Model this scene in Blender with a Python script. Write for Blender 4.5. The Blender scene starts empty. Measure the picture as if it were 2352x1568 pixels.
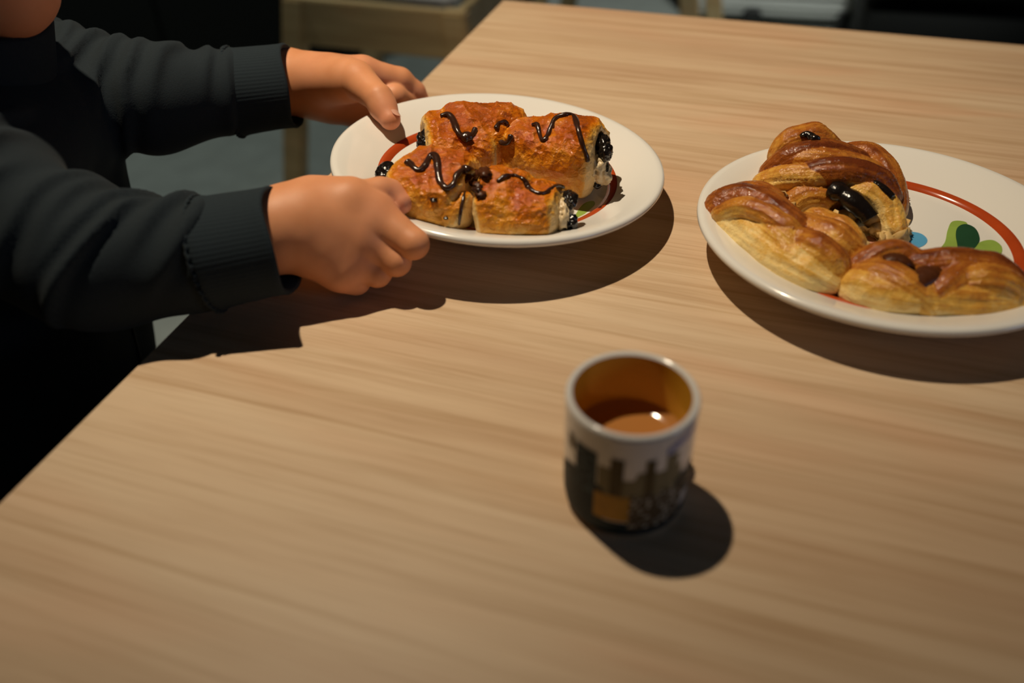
import bpy, bmesh, math, random
import numpy as np
from mathutils import Vector, Matrix
from mathutils.bvhtree import BVHTree

# ------------------------------------------------------------------ camera, world, light
S = bpy.context.scene
COL = S.collection
TZ = 0.75                                   # height of the table top; heights below are measured from it
F_PX, PITCH, ROLL = 1994.8, math.radians(38.018), math.radians(-1.277)
_fw = np.array([0, math.cos(PITCH), -math.sin(PITCH)])
_r0 = np.array([1., 0, 0]); _u0 = np.cross(_r0, _fw)
_r = math.cos(ROLL) * _r0 + math.sin(ROLL) * _u0
_u = -math.sin(ROLL) * _r0 + math.cos(ROLL) * _u0
EYE = np.array([0, 0, 0.34])                # relative to the table top

cam = bpy.data.cameras.new('camera')
cam.sensor_width = 36.0
cam.lens = 36.0 * F_PX / 2352.0
cam.clip_start = 0.01
camo = bpy.data.objects.new('camera', cam)
COL.objects.link(camo)
m = Matrix.Identity(4)
for i in range(3):
    m[i][0], m[i][1], m[i][2] = _r[i], _u[i], -_fw[i]
m[0][3], m[1][3], m[2][3] = EYE[0], EYE[1], EYE[2] + TZ
camo.matrix_world = m
cam.dof.use_dof = True
cam.dof.focus_distance = 0.655
cam.dof.aperture_fstop = 3.1
S.camera = camo

w = bpy.data.worlds.new('world'); S.world = w; w.use_nodes = True
w.node_tree.nodes['Background'].inputs[0].default_value = (0.75, 0.85, 0.8, 1)
w.node_tree.nodes['Background'].inputs[1].default_value = 0.007

def lamp(name, kind, loc, aim, energy, color, radius, cone=None, blend=None):
    d = bpy.data.lights.new(name, kind); d.energy = energy; d.color = color
    if kind == 'AREA':
        d.shape = 'DISK'; d.size = radius
    else:
        d.shadow_soft_size = radius
    if cone:
        d.spot_size = math.radians(cone); d.spot_blend = blend
    o = bpy.data.objects.new(name, d); COL.objects.link(o)
    o.location = loc
    o.rotation_euler = (Vector(aim) - Vector(loc)).to_track_quat('-Z', 'Y').to_euler()
    return o
# the ceiling spot that throws the hard shadows, two spots added to brighten the floor, chair and cart at the back, and an added cool fill from the right
lamp('ceiling_spot', 'SPOT', (-0.40, 0.83, TZ + 1.72), (-0.06, 0.93, TZ), 134, (1.0, 0.83, 0.60), 0.018, 61, 0.95)
lamp('left_spot', 'SPOT', (-1.25, 2.25, TZ + 1.75), (-1.15, 2.2, 0), 75, (0.90, 1.0, 0.92), 0.10, 84, 0.7)
lamp('cart_spot', 'SPOT', (0.85, 2.30, TZ + 1.75), (0.95, 3.35, 0.25), 170, (0.95, 1.0, 0.93), 0.08, 58, 0.8)
lamp('cool_fill', 'AREA', (3.2, -1.2, TZ + 0.9), (0.0, 0.5, TZ), 9.0, (0.55, 0.72, 1.0), 1.2)  # added bluish fill for the right sides of mug and pastry

S.view_settings.view_transform = 'Standard'
S.view_settings.look = 'None'
S.view_settings.gamma = 1.0
S.view_settings.use_curve_mapping = False
S.view_settings.exposure = 0.0

# ------------------------------------------------------------------ measuring helpers
def ray_dir(px, py):
    return _fw + _r * ((px - 1176.) / F_PX) - _u * ((py - 784.) / F_PX)

def at(px, py, z=0.0):
    """point at height z above the table that the photograph shows at (px, py); table-relative"""
    d = ray_dir(px, py); t = (z - EYE[2]) / d[2]
    return EYE + t * d

def tz(p):
    return np.asarray(p, float) + np.array([0, 0, TZ])

def hash3(ix, iy, iz, seed):
    h = (ix * 374761393 + iy * 668265263 + iz * 2147483647 + seed * 974711) & 0xffffffff
    h = ((h ^ (h >> 13)) * 1274126177) & 0xffffffff
    h = ((h ^ (h >> 16)) * 2246822519) & 0xffffffff
    return ((h ^ (h >> 15)) & 0xffff) / 32767.5 - 1.0

def vn(P, scale, seed=0):
    """value noise in -1..1, P is (n,3) or tuple of arrays, scale in metres"""
    q = np.asarray(P, dtype=np.float64) / scale
    i = np.floor(q).astype(np.int64); f = q - i; f = f * f * (3 - 2 * f)
    x, y, z = i[..., 0], i[..., 1], i[..., 2]
    out = 0
    for dx in (0, 1):
        for dy in (0, 1):
            for dz in (0, 1):
                wgt = (f[..., 0] if dx else 1 - f[..., 0]) * (f[..., 1] if dy else 1 - f[..., 1]) * (f[..., 2] if dz else 1 - f[..., 2])
                out = out + wgt * hash3(x + dx, y + dy, z + dz, seed)
    return out

# ------------------------------------------------------------------ mesh helpers
def link(name, me, mat=None, parent=None):
    o = bpy.data.objects.new(name, me); COL.objects.link(o)
    if mat: me.materials.append(mat)
    if parent: o.parent = parent
    return o

def obj(name, V, F, mat=None, parent=None, smooth=True, attr=None, base=None):
    """one mesh object. V in world space; stored relative to the parent's (or its own) base point"""
    V = np.asarray(V, float)
    if parent is not None:
        top = parent
        off = np.zeros(3)
        while top is not None:
            off += np.array(top.location); top = top.parent
        V = V - off
    elif base is not None:
        V = V - np.asarray(base, float)
    me = bpy.data.meshes.new(name)
    me.from_pydata(V.tolist(), [], [list(map(int, f)) for f in F])
    me.polygons.foreach_set('use_smooth', [smooth] * len(me.polygons))
    if attr is not None:
        for k, a in attr.items():
            at_ = me.attributes.new(k, 'FLOAT', 'POINT')
            at_.data.foreach_set('value', np.asarray(a, np.float32))
    me.update()
    o = link(name, me, mat, parent)
    if parent is None and base is not None: o.location = base
    return o

def empty(name, loc, label=None, cat=None, group=None):
    o = bpy.data.objects.new(name, None); COL.objects.link(o)
    o.location = loc; o.empty_display_size = 0.03
    tag(o, label, cat, group); return o

def tag(o, label=None, cat=None, group=None, kind=None):
    if label: o['label'] = label
    if cat: o['category'] = cat
    if group: o['group'] = group
    if kind: o['kind'] = kind
    return o

def box(c, s, R=None, bevel=0.0):
    """vertices / faces of a (bevelled) box, centre c, full size s"""
    bm = bmesh.new(); bmesh.ops.create_cube(bm, size=1.0)
    for v in bm.verts: v.co = Vector((v.co.x * s[0], v.co.y * s[1], v.co.z * s[2]))
    if bevel: bmesh.ops.bevel(bm, geom=bm.edges[:], offset=bevel, segments=2, affect='EDGES')
    V = np.array([v.co[:] for v in bm.verts]); bm.verts.index_update()
    F = [[v.index for v in f.verts] for f in bm.faces]; bm.free()
    if R is not None: V = V @ np.asarray(R).T
    return V + np.asarray(c), F

def join(*parts):
    V = []; F = []; n = 0
    for v, f in parts:
        V.append(np.asarray(v)); F += [[i + n for i in q] for q in f]; n += len(v)
    return np.vstack(V), F

def lathe(profile, n=96, closed=False):
    """profile (r,z) list, outside face order"""
    V = []; F = []
    k = len(profile)
    for r, z in profile:
        for j in range(n):
            a = 2 * math.pi * j / n
            V.append((r * math.cos(a), r * math.sin(a), z))
    for i in range(k - 1 + (1 if closed else 0)):
        i2 = (i + 1) % k
        for j in range(n):
            j2 = (j + 1) % n
            F.append([i * n + j, i * n + j2, i2 * n + j2, i2 * n + j])
    return np.array(V), F

def spline(pts, n=8):
    P = np.asarray(pts, float); out = []
    for i in range(len(P) - 1):
        p0 = P[max(i - 1, 0)]; p1 = P[i]; p2 = P[i + 1]; p3 = P[min(i + 2, len(P) - 1)]
        for k in range(n):
            t = k / n
            out.append(0.5 * (2 * p1 + (p2 - p0) * t + (2 * p0 - 5 * p1 + 4 * p2 - p3) * t * t + (3 * p1 - p0 - 3 * p2 + p3) * t ** 3))
    out.append(P[-1]); return np.array(out)

def tube(path, rad, n=8, caps=True, flat=None):
    P = np.asarray(path, float); k = len(P)
    rad = np.broadcast_to(rad, (k,))
    T = np.gradient(P, axis=0); T /= np.linalg.norm(T, axis=1)[:, None] + 1e-12
    up = np.array([0, 0, 1.0])
    V = []; F = []
    for i in range(k):
        s = np.cross(T[i], up)
        if np.linalg.norm(s) < 1e-3: s = np.array([1., 0, 0])
        s /= np.linalg.norm(s); b = np.cross(s, T[i])
        for j in range(n):
            a = 2 * math.pi * j / n
            V.append(P[i] + rad[i] * (math.cos(a) * s + (flat or 1) * math.sin(a) * b))
    for i in range(k - 1):
        for j in range(n):
            F.append([i * n + j, i * n + (j + 1) % n, (i + 1) * n + (j + 1) % n, (i + 1) * n + j])
    if caps:
        V.append(P[0]); V.append(P[-1])
        for j in range(n):
            F.append([k * n, (j + 1) % n, j]); F.append([k * n + 1, (k - 1) * n + j, (k - 1) * n + (j + 1) % n])
    return np.array(V), F

# ---- distance fields and the surface pulled from them
def grid(lo, hi, h):
    ax = [np.arange(lo[i], hi[i] + h, h) for i in range(3)]
    G = np.stack(np.meshgrid(*ax, indexing='ij'), -1)
    return G

def smin(a, b, k):
    hh = np.clip(0.5 + 0.5 * (b - a) / k, 0, 1)
    return b + (a - b) * hh - k * hh * (1 - hh)

def smax(a, b, k): return -smin(-a, -b, k)

def capsule(G, a, b, ra, rb):
    a = np.asarray(a, float); b = np.asarray(b, float); d = b - a
    t = np.clip(((G - a) @ d) / (d @ d + 1e-12), 0, 1)
    q = G - a - t[..., None] * d
    return np.sqrt((q * q).sum(-1)) - (ra + (rb - ra) * t)

def ellipsoid(G, c, r):
    q = (G - np.asarray(c)) / np.asarray(r)
    k = np.sqrt((q * q).sum(-1)); return (k - 1) * min(r)

def chain(G, pts, k=0.004):
    """pts: (x,y,z,r)"""
    d = None
    for p, q in zip(pts[:-1], pts[1:]):
        e = capsule(G, p[:3], q[:3], p[3], q[3]); d = e if d is None else smin(d, e, k)
    return d

def nets(D, lo, h):
    """naive surface nets; D<0 inside"""
    nx, ny, nz = D.shape
    s = D < 0
    c = [(0, 0, 0), (1, 0, 0), (0, 1, 0), (1, 1, 0), (0, 0, 1), (1, 0, 1), (0, 1, 1), (1, 1, 1)]
    sl = lambda A, o: A[o[0]:nx - 1 + o[0], o[1]:ny - 1 + o[1], o[2]:nz - 1 + o[2]]
    cnt = sum(sl(s, o).astype(np.int8) for o in c)
    act = (cnt > 0) & (cnt < 8)
    idx = np.argwhere(act)
    ids = -np.ones(act.shape, int); ids[act] = np.arange(len(idx))
    vals = np.stack([D[idx[:, 0] + o[0], idx[:, 1] + o[1], idx[:, 2] + o[2]] for o in c], 1)
    acc = np.zeros((len(idx), 3)); num = np.zeros(len(idx))
    ca = np.array(c, float)
    for i in range(8):
        for j in range(i + 1, 8):
            if np.abs(ca[i] - ca[j]).sum() != 1: continue
            va, vb = vals[:, i], vals[:, j]
            ok = (va < 0) != (vb < 0)
            t = np.where(ok, va / np.where(ok, va - vb, 1), 0)
            p = ca[i] + t[:, None] * (ca[j] - ca[i])
            acc += p * ok[:, None]; num += ok
    V = (idx + acc / num[:, None]) * h + np.asarray(lo)
    F = []
    for axis in range(3):
        o1 = [(0, 1, 1), (0, 0, 1), (0, 0, 0), (0, 1, 0)] if axis == 0 else ([(1, 0, 1), (1, 0, 0), (0, 0, 0), (0, 0, 1)] if axis == 1 else [(1, 1, 0), (0, 1, 0), (0, 0, 0), (1, 0, 0)])
        a = s.take(range(0, s.shape[axis] - 1), axis); b = s.take(range(1, s.shape[axis]), axis)
        e = np.argwhere(a != b)
        others = [k for k in range(3) if k != axis]
        good = np.all([(e[:, k] > 0) & (e[:, k] < s.shape[k] - 1) for k in others], axis=0); e = e[good]
        q = np.stack([ids[e[:, 0] - o[0], e[:, 1] - o[1], e[:, 2] - o[2]] for o in o1], 1)
        inside_a = s[e[:, 0], e[:, 1], e[:, 2]]
        q[~inside_a] = q[~inside_a][:, ::-1]
        F.append(q)
    F = np.vstack(F); F = F[(F >= 0).all(1)]
    return V, F

def normals(V, F):
    F = np.asarray(F)
    n = np.cross(V[F[:, 2]] - V[F[:, 0]], V[F[:, 3]] - V[F[:, 1]])
    N = np.zeros_like(V)
    for k in range(4): np.add.at(N, F[:, k], n)
    return N / (np.linalg.norm(N, axis=1)[:, None] + 1e-12)

def relax(V, F, it=2, f=0.5):
    F = np.asarray(F)
    for _ in range(it):
        acc = np.zeros_like(V); num = np.zeros(len(V))
        for k in range(4):
            a, b = F[:, k], F[:, (k + 1) % 4]
            np.add.at(acc, a, V[b]); np.add.at(num, a, 1)
            np.add.at(acc, b, V[a]); np.add.at(num, b, 1)
        V = V + f * (acc / num[:, None] - V)
    return V

# ------------------------------------------------------------------ materials
def nodes(name):
    mt = bpy.data.materials.new(name); mt.use_nodes = True
    return mt, mt.node_tree.nodes, mt.node_tree.links, mt.node_tree.nodes['Principled BSDF']

def plain(name, col, rough=0.5, bump=0.0, bscale=400, var=0.0, spec=0.5, coat=0.0, metal=0.0, sheen=0.0):
    mt, N, L, P = nodes(name)
    P.inputs['Roughness'].default_value = rough
    P.inputs['Specular IOR Level'].default_value = spec
    P.inputs['Metallic'].default_value = metal
    P.inputs['Coat Weight'].default_value = coat
    P.inputs['Sheen Weight'].default_value = sheen
    tc = N.new('ShaderNodeTexCoord')
    nz = N.new('ShaderNodeTexNoise'); nz.inputs['Scale'].default_value = bscale; nz.inputs['Detail'].default_value = 4
    L.new(tc.outputs['Object'], nz.inputs['Vector'])
    mx = N.new('ShaderNodeMix'); mx.data_type = 'RGBA'
    mx.inputs[6].default_value = (*[c * (1 - var) for c in col], 1); mx.inputs[7].default_value = (*[min(1, c * (1 + var)) for c in col], 1)
    L.new(nz.outputs['Fac'], mx.inputs[0]); L.new(mx.outputs[2], P.inputs['Base Color'])
    if bump:
        b = N.new('ShaderNodeBump'); b.inputs['Strength'].default_value = bump; b.inputs['Distance'].default_value = 0.001
        L.new(nz.outputs['Fac'], b.inputs['Height']); L.new(b.outputs['Normal'], P.inputs['Normal'])
    return mt

def ramp(N, stops, interp='LINEAR'):
    r = N.new('ShaderNodeValToRGB'); r.color_ramp.interpolation = interp
    el = r.color_ramp.elements
    while len(el) < len(stops): el.new(0.5)
    for e, (p, c) in zip(el, stops):
        e.position = p; e.color = (*c, 1) if len(c) == 3 else c
    return r

def wood_mat(name, light, mid, dark, k=1.0, rough=0.42):
    mt, N, L, P = nodes(name)
    P.inputs['Roughness'].default_value = rough
    P.inputs['Specular IOR Level'].default_value = 0.35
    tc = N.new('ShaderNodeTexCoord')
    def noise(sx, sy, det, rgh=0.55, dist=0.0):
        mp = N.new('ShaderNodeMapping'); mp.inputs['Scale'].default_value = (sx * k, sy * k, sy * k)
        nz = N.new('ShaderNodeTexNoise'); nz.inputs['Scale'].default_value = 1; nz.inputs['Detail'].default_value = det
        nz.inputs['Roughness'].default_value = rgh; nz.inputs['Distortion'].default_value = dist
        L.new(tc.outputs['Object'], mp.inputs['Vector']); L.new(mp.outputs['Vector'], nz.inputs['Vector'])
        return nz.outputs['Fac']
    def mixc(f, a, b, mode='MIX'):
        mx = N.new('ShaderNodeMix'); mx.data_type = 'RGBA'; mx.blend_type = mode
        if isinstance(f, float): mx.inputs[0].default_value = f
        else: L.new(f, mx.inputs[0])
        for s, v in ((6, a), (7, b)):
            if isinstance(v, tuple): mx.inputs[s].default_value = (*v, 1)
            else: L.new(v, mx.inputs[s])
        return mx.outputs[2]
    broad = noise(1.8, 12, 3, 0.5, 0.8)
    r1 = ramp(N, [(0.32, dark), (0.5, mid), (0.68, light)]); L.new(broad, r1.inputs[0])
    streak = noise(3.0, 120, 5, 0.62, 0.6)
    r2 = ramp(N, [(0.33, (0.84, 0.79, 0.72)), (0.50, (1, 1, 1)), (0.72, (1.06, 1.07, 1.08))]); L.new(streak, r2.inputs[0])
    c = mixc(1.0, r1.outputs[0], r2.outputs[0], 'MULTIPLY')
    wide = noise(1.8, 42, 4, 0.6, 1.1)
    r3 = ramp(N, [(0.36, (0.87, 0.81, 0.76)), (0.54, (1, 1, 1))]); L.new(wide, r3.inputs[0])
    c = mixc(0.6, c, mixc(1.0, c, r3.outputs[0], 'MULTIPLY'))
    blush = noise(2.6, 9, 2, 0.5, 1.0)
    r5 = ramp(N, [(0.52, (1, 1, 1)), (0.72, (1.03, 0.93, 0.90))]); L.new(blush, r5.inputs[0])
    c = mixc(1.0, c, r5.outputs[0], 'MULTIPLY')
    pore = noise(14, 520, 3, 0.5)
    r4 = ramp(N, [(0.36, (0.90, 0.87, 0.84)), (0.5, (1, 1, 1))]); L.new(pore, r4.inputs[0])
    c = mixc(0.7, c, mixc(1.0, c, r4.outputs[0], 'MULTIPLY'))
    L.new(c, P.inputs['Base Color'])
    b = N.new('ShaderNodeBump'); b.inputs['Strength'].default_value = 0.12; b.inputs['Distance'].default_value = 0.0005
    L.new(pore, b.inputs['Height']); L.new(b.outputs['Normal'], P.inputs['Normal'])
    return mt

def pastry_mat(name, stops, rough=(0.16, 0.38), bump=0.55, bscale=260, cells=150, cellk=0.16):
    mt, N, L, P = nodes(name)
    a = N.new('ShaderNodeAttribute'); a.attribute_name = 'bake'
    tc = N.new('ShaderNodeTexCoord')
    nz = N.new('ShaderNodeTexNoise'); nz.inputs['Scale'].default_value = 130; nz.inputs['Detail'].default_value = 6; nz.inputs['Roughness'].default_value = 0.62
    nz.inputs['Distortion'].default_value = 0.7
    L.new(tc.outputs['Object'], nz.inputs['Vector'])
    ad = N.new('ShaderNodeMath'); ad.operation = 'MULTIPLY_ADD'; ad.inputs[1].default_value = 0.5; ad.inputs[2].default_value = -0.25
    L.new(nz.outputs['Fac'], ad.inputs[0])
    sm = N.new('ShaderNodeMath'); sm.operation = 'ADD'
    L.new(a.outputs['Fac'], sm.inputs[0]); L.new(ad.outputs[0], sm.inputs[1])
    ds = N.new('ShaderNodeTexNoise'); ds.inputs['Scale'].default_value = 90; ds.inputs['Detail'].default_value = 3
    L.new(tc.outputs['Object'], ds.inputs['Vector'])
    vm = N.new('ShaderNodeVectorMath'); vm.operation = 'MULTIPLY_ADD'; vm.inputs[1].default_value = (0.012, 0.012, 0.012)
    L.new(ds.outputs['Color'], vm.inputs[0]); L.new(tc.outputs['Object'], vm.inputs[2])
    vo = N.new('ShaderNodeTexVoronoi'); vo.inputs['Scale'].default_value = cells; L.new(vm.outputs[0], vo.inputs['Vector'])
    sp = N.new('ShaderNodeSeparateColor'); L.new(vo.outputs['Color'], sp.inputs[0])
    ma = N.new('ShaderNodeMath'); ma.operation = 'MULTIPLY_ADD'; ma.inputs[1].default_value = cellk; ma.inputs[2].default_value = -cellk / 2
    L.new(sp.outputs[0], ma.inputs[0])
    s2 = N.new('ShaderNodeMath'); s2.operation = 'ADD'; L.new(sm.outputs[0], s2.inputs[0]); L.new(ma.outputs[0], s2.inputs[1]); sm = s2
    r = ramp(N, stops); L.new(sm.outputs[0], r.inputs[0]); L.new(r.outputs[0], P.inputs['Base Color'])
    mr = N.new('ShaderNodeMapRange'); mr.inputs[3].default_value = rough[1]; mr.inputs[4].default_value = rough[0]
    mr.inputs[1].default_value = 0.25; mr.inputs[2].default_value = 0.65
    L.new(a.outputs['Fac'], mr.inputs[0]); L.new(mr.outputs[0], P.inputs['Roughness'])
    n2 = N.new('ShaderNodeTexNoise'); n2.inputs['Scale'].default_value = bscale; n2.inputs['Detail'].default_value = 5; n2.inputs['Distortion'].default_value = 1.2
    L.new(tc.outputs['Object'], n2.inputs['Vector'])
    b0 = N.new('ShaderNodeBump'); b0.inputs['Strength'].default_value = bump; b0.inputs['Distance'].default_value = 0.0022
    L.new(vo.outputs['Distance'], b0.inputs['Height'])
    b = N.new('ShaderNodeBump'); b.inputs['Strength'].default_value = bump; b.inputs['Distance'].default_value = 0.0015
    L.new(n2.outputs['Fac'], b.inputs['Height']); L.new(b0.outputs['Normal'], b.inputs['Normal']); L.new(b.outputs['Normal'], P.inputs['Normal'])
    P.inputs['Subsurface Weight'].default_value = 0.12
    P.inputs['Subsurface Radius'].default_value = (0.006, 0.003, 0.001)
    P.inputs['Subsurface Scale'].default_value = 0.5
    P.inputs['Specular IOR Level'].default_value = 0.36
    return mt

def skin_mat():
    mt, N, L, P = nodes('skin')
    tc = N.new('ShaderNodeTexCoord')
    nz = N.new('ShaderNodeTexNoise'); nz.inputs['Scale'].default_value = 45; nz.inputs['Detail'].default_value = 4
    L.new(tc.outputs['Object'], nz.inputs['Vector'])
    a = N.new('ShaderNodeAttribute'); a.attribute_name = 'flush'
    r = ramp(N, [(0.3, (0.66, 0.275, 0.125)), (0.7, (0.74, 0.33, 0.165))]); L.new(nz.outputs['Fac'], r.inputs[0])
    mx = N.new('ShaderNodeMix'); mx.data_type = 'RGBA'; mx.inputs[7].default_value = (0.72, 0.29, 0.20, 1)
    L.new(a.outputs['Fac'], mx.inputs[0]); L.new(r.outputs[0], mx.inputs[6]); L.new(mx.outputs[2], P.inputs['Base Color'])
    P.inputs['Roughness'].default_value = 0.5; P.inputs['Specular IOR Level'].default_value = 0.35
    P.inputs['Subsurface Weight'].default_value = 0.18
    P.inputs['Subsurface Radius'].default_value = (0.008, 0.003, 0.0015); P.inputs['Subsurface Scale'].default_value = 0.5
    n2 = N.new('ShaderNodeTexNoise'); n2.inputs['Scale'].default_value = 900; n2.inputs['Detail'].default_value = 2
    L.new(tc.outputs['Object'], n2.inputs['Vector'])
    b = N.new('ShaderNodeBump'); b.inputs['Strength'].default_value = 0.08; b.inputs['Distance'].default_value = 0.0006
    L.new(n2.outputs['Fac'], b.inputs['Height']); L.new(b.outputs['Normal'], P.inputs['Normal'])
    return mt

M_TABLE = wood_mat('oak_laminate', (0.665, 0.505, 0.345), (0.625, 0.455, 0.30), (0.575, 0.40, 0.26))
M_CHAIR = wood_mat('chair_wood', (0.70, 0.52, 0.27), (0.62, 0.44, 0.22), (0.50, 0.35, 0.17))
M_PLATE = plain('white_glaze', (0.80, 0.78, 0.74), 0.16, spec=0.5, coat=0.2)
M_RED = plain('red_glaze', (0.44, 0.062, 0.012), 0.15, var=0.15, bscale=60, coat=0.3)
M_MUG = plain('mug_glaze', (0.74, 0.72, 0.70), 0.14, coat=0.3)
M_MUGIN = plain('ochre_glaze', (0.66, 0.36, 0.035), 0.15, coat=0.3)
M_COFFEE = plain('milky_coffee', (0.46, 0.20, 0.055), 0.12, spec=0.7)
M_CHOC = plain('dark_chocolate', (0.040, 0.015, 0.008), 0.22, bump=0.15, bscale=500, spec=0.6)
M_CHOCBAR = plain('black_chocolate_filling', (0.010, 0.007, 0.006), 0.2, bump=0.5, bscale=350, spec=0.7)
M_BURNT = plain('burnt_glaze', (0.075, 0.022, 0.007), 0.38, spec=0.25, bump=0.4, bscale=300, var=0.4)
M_CREAM = plain('cream_filling', (0.72, 0.56, 0.33), 0.4, bump=0.3, bscale=250, var=0.12)
M_ROLL = pastry_mat('roll_crust', [(0.0, (0.84, 0.57, 0.24)), (0.12, (0.82, 0.44, 0.085)), (0.33, (0.76, 0.295, 0.020)), (0.52, (0.66, 0.195, 0.008)), (0.72, (0.49, 0.105, 0.005)), (1.0, (0.19, 0.036, 0.005))], rough=(0.09, 0.28), bump=0.7, bscale=380, cellk=0.12)
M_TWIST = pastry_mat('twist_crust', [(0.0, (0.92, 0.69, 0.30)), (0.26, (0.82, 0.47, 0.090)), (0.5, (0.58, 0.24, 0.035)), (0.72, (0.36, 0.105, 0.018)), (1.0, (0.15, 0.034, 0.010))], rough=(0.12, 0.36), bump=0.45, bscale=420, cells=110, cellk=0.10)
M_CRUMBIN = plain('torn_crumb', (0.70, 0.50, 0.22), 0.6, bump=0.6, bscale=350, var=0.2)
M_SKIN = skin_mat()
M_NAIL = plain('nail', (0.74, 0.40, 0.29), 0.3)
M_SHIRT = plain('charcoal_jersey', (0.0150, 0.0220, 0.0280), 0.9, bump=0.25, bscale=900, var=0.25, spec=0.15, sheen=0.03)
M_CUFF = plain('ribbed_cuff', (0.0160, 0.0245, 0.0315), 0.9, bump=0.2, bscale=1200, var=0.2, spec=0.15, sheen=0.03)
M_TROUSER = plain('black_cotton', (0.008, 0.008, 0.009), 0.95, spec=0.1)
M_HAIR = plain('black_hair', (0.010, 0.008, 0.007), 0.5, bump=0.5, bscale=300)
M_BLACK = plain('black_leather', (0.0115, 0.012, 0.011), 0.6, spec=0.2)
M_BLACK2 = plain('black_laminate', (0.010, 0.0105, 0.0095), 0.7, spec=0.12)
M_FLOOR = plain('grey_concrete', (0.235, 0.25, 0.23), 0.55, bump=0.1, bscale=14, var=0.22)
M_WALL = plain('dark_wall_paint', (0.10, 0.10, 0.095), 0.8)
M_WHITE = plain('white_plastic', (0.62, 0.63, 0.60), 0.45)
M_RUBBER = plain('black_rubber', (0.015, 0.016, 0.015), 0.6)
M_PAD = plain('pale_grey_pad', (0.74, 0.77, 0.76), 0.8, bump=0.2, bscale=300)
M_STEEL = plain('steel', (0.5, 0.5, 0.5), 0.3, metal=1.0)
M_LGREEN = plain('leaf_green_print', (0.27, 0.40, 0.075), 0.2, var=0.3, bscale=40)
M_DGREEN = plain('dark_green_print', (0.018, 0.065, 0.03), 0.2, var=0.3, bscale=40)
M_BLUE = plain('blue_print', (0.10, 0.36, 0.62), 0.2, var=0.2, bscale=60)
M_FLAKE = plain('orange_flake', (0.55, 0.20, 0.04), 0.35)
M_LAYER = plain('pale_pastry_layer', (0.68, 0.45, 0.17), 0.4, bump=0.3, bscale=300, var=0.2)
M_PINK = plain('pink_print', (0.62, 0.30, 0.22), 0.2)

# ------------------------------------------------------------------ the room
def struct(o): o['kind'] = 'structure'; return o
V, F = box((0, 2.2, -0.02), (7, 7.6, 0.04)); struct(obj('floor', V, F, M_FLOOR, smooth=False, base=(0, 2.2, 0)))
V, F = box((0, 6.05, 1.25), (7, 0.1, 2.5)); struct(obj('wall_back', V, F, M_WALL, smooth=False, base=(0, 6.05, 0)))
V, F = box((-3.55, 2.2, 1.25), (0.1, 7.6, 2.5)); struct(obj('wall_left', V, F, M_WALL, smooth=False, base=(-3.55, 2.2, 0)))

# ------------------------------------------------------------------ the table
CORNER = np.array([-0.002, 1.144])
U_DIR = np.array([math.cos(math.radians(-19.516)), math.sin(math.radians(-19.516))])
V_DIR = -np.array([math.cos(math.radians(72.251)), math.sin(math.radians(72.251))])
def tab(u, v, z): return np.array([*(CORNER + u * U_DIR + v * V_DIR), TZ + z])
ang = math.radians(-19.516)
Rt = np.array([[math.cos(ang), -math.sin(ang), 0], [math.sin(ang), math.cos(ang), 0], [0, 0, 1]])
table = empty('dining_table', (*tab(0.8, 0.49, -0.75)[:2], 0), 'pale oak laminate dining table under the plates and the mug', 'table')
table.rotation_euler = (0, 0, ang)
def tobj(name, V, F, mat, smooth=False):
    V = (np.asarray(V) - np.array(table.location)) @ Rt
    me = bpy.data.meshes.new(name); me.from_pydata(V.tolist(), [], [list(f) for f in F])
    me.polygons.foreach_set('use_smooth', [smooth] * len(me.polygons))
    return link(name, me, mat, table)
bm = bmesh.new()
ring = [tab(0, 0, 0), tab(1.65, 0, 0), tab(1.65, 0.985, 0), tab(0, 0.985, 0)]
tv = [bm.verts.new(p) for p in ring]; bv = [bm.verts.new(p - np.array([0, 0, 0.03])) for p in ring]
bm.faces.new(tv[::-1]); bm.faces.new(bv)
for i in range(4): bm.faces.new([tv[i], tv[(i + 1) % 4], bv[(i + 1) % 4], bv[i]])
bmesh.ops.recalc_face_normals(bm, faces=bm.faces)
bmesh.ops.bevel(bm, geom=bm.edges[:], offset=0.0015, segments=2, affect='EDGES')
bm.verts.index_update()
tobj('tabletop', [v.co[:] for v in bm.verts], [[v.index for v in f.verts] for f in bm.faces], M_TABLE); bm.free()
for uu in (0.13, 1.52):
    for vv in (0.12, 0.86):
        V, F = box((0, 0, 0), (0.06, 0.06, 0.72), Rt, 0.004)
        tobj('leg', V + tab(uu, vv, -0.39), F, M_CHAIR)
V, F = box((0, 0, 0), (1.33, 0.022, 0.07), Rt, 0.002); tobj('apron', V + tab(0.825, 0.12, -0.065), F, M_CHAIR)
tobj('apron', V + tab(0.825, 0.86, -0.065), F, M_CHAIR)

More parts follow.
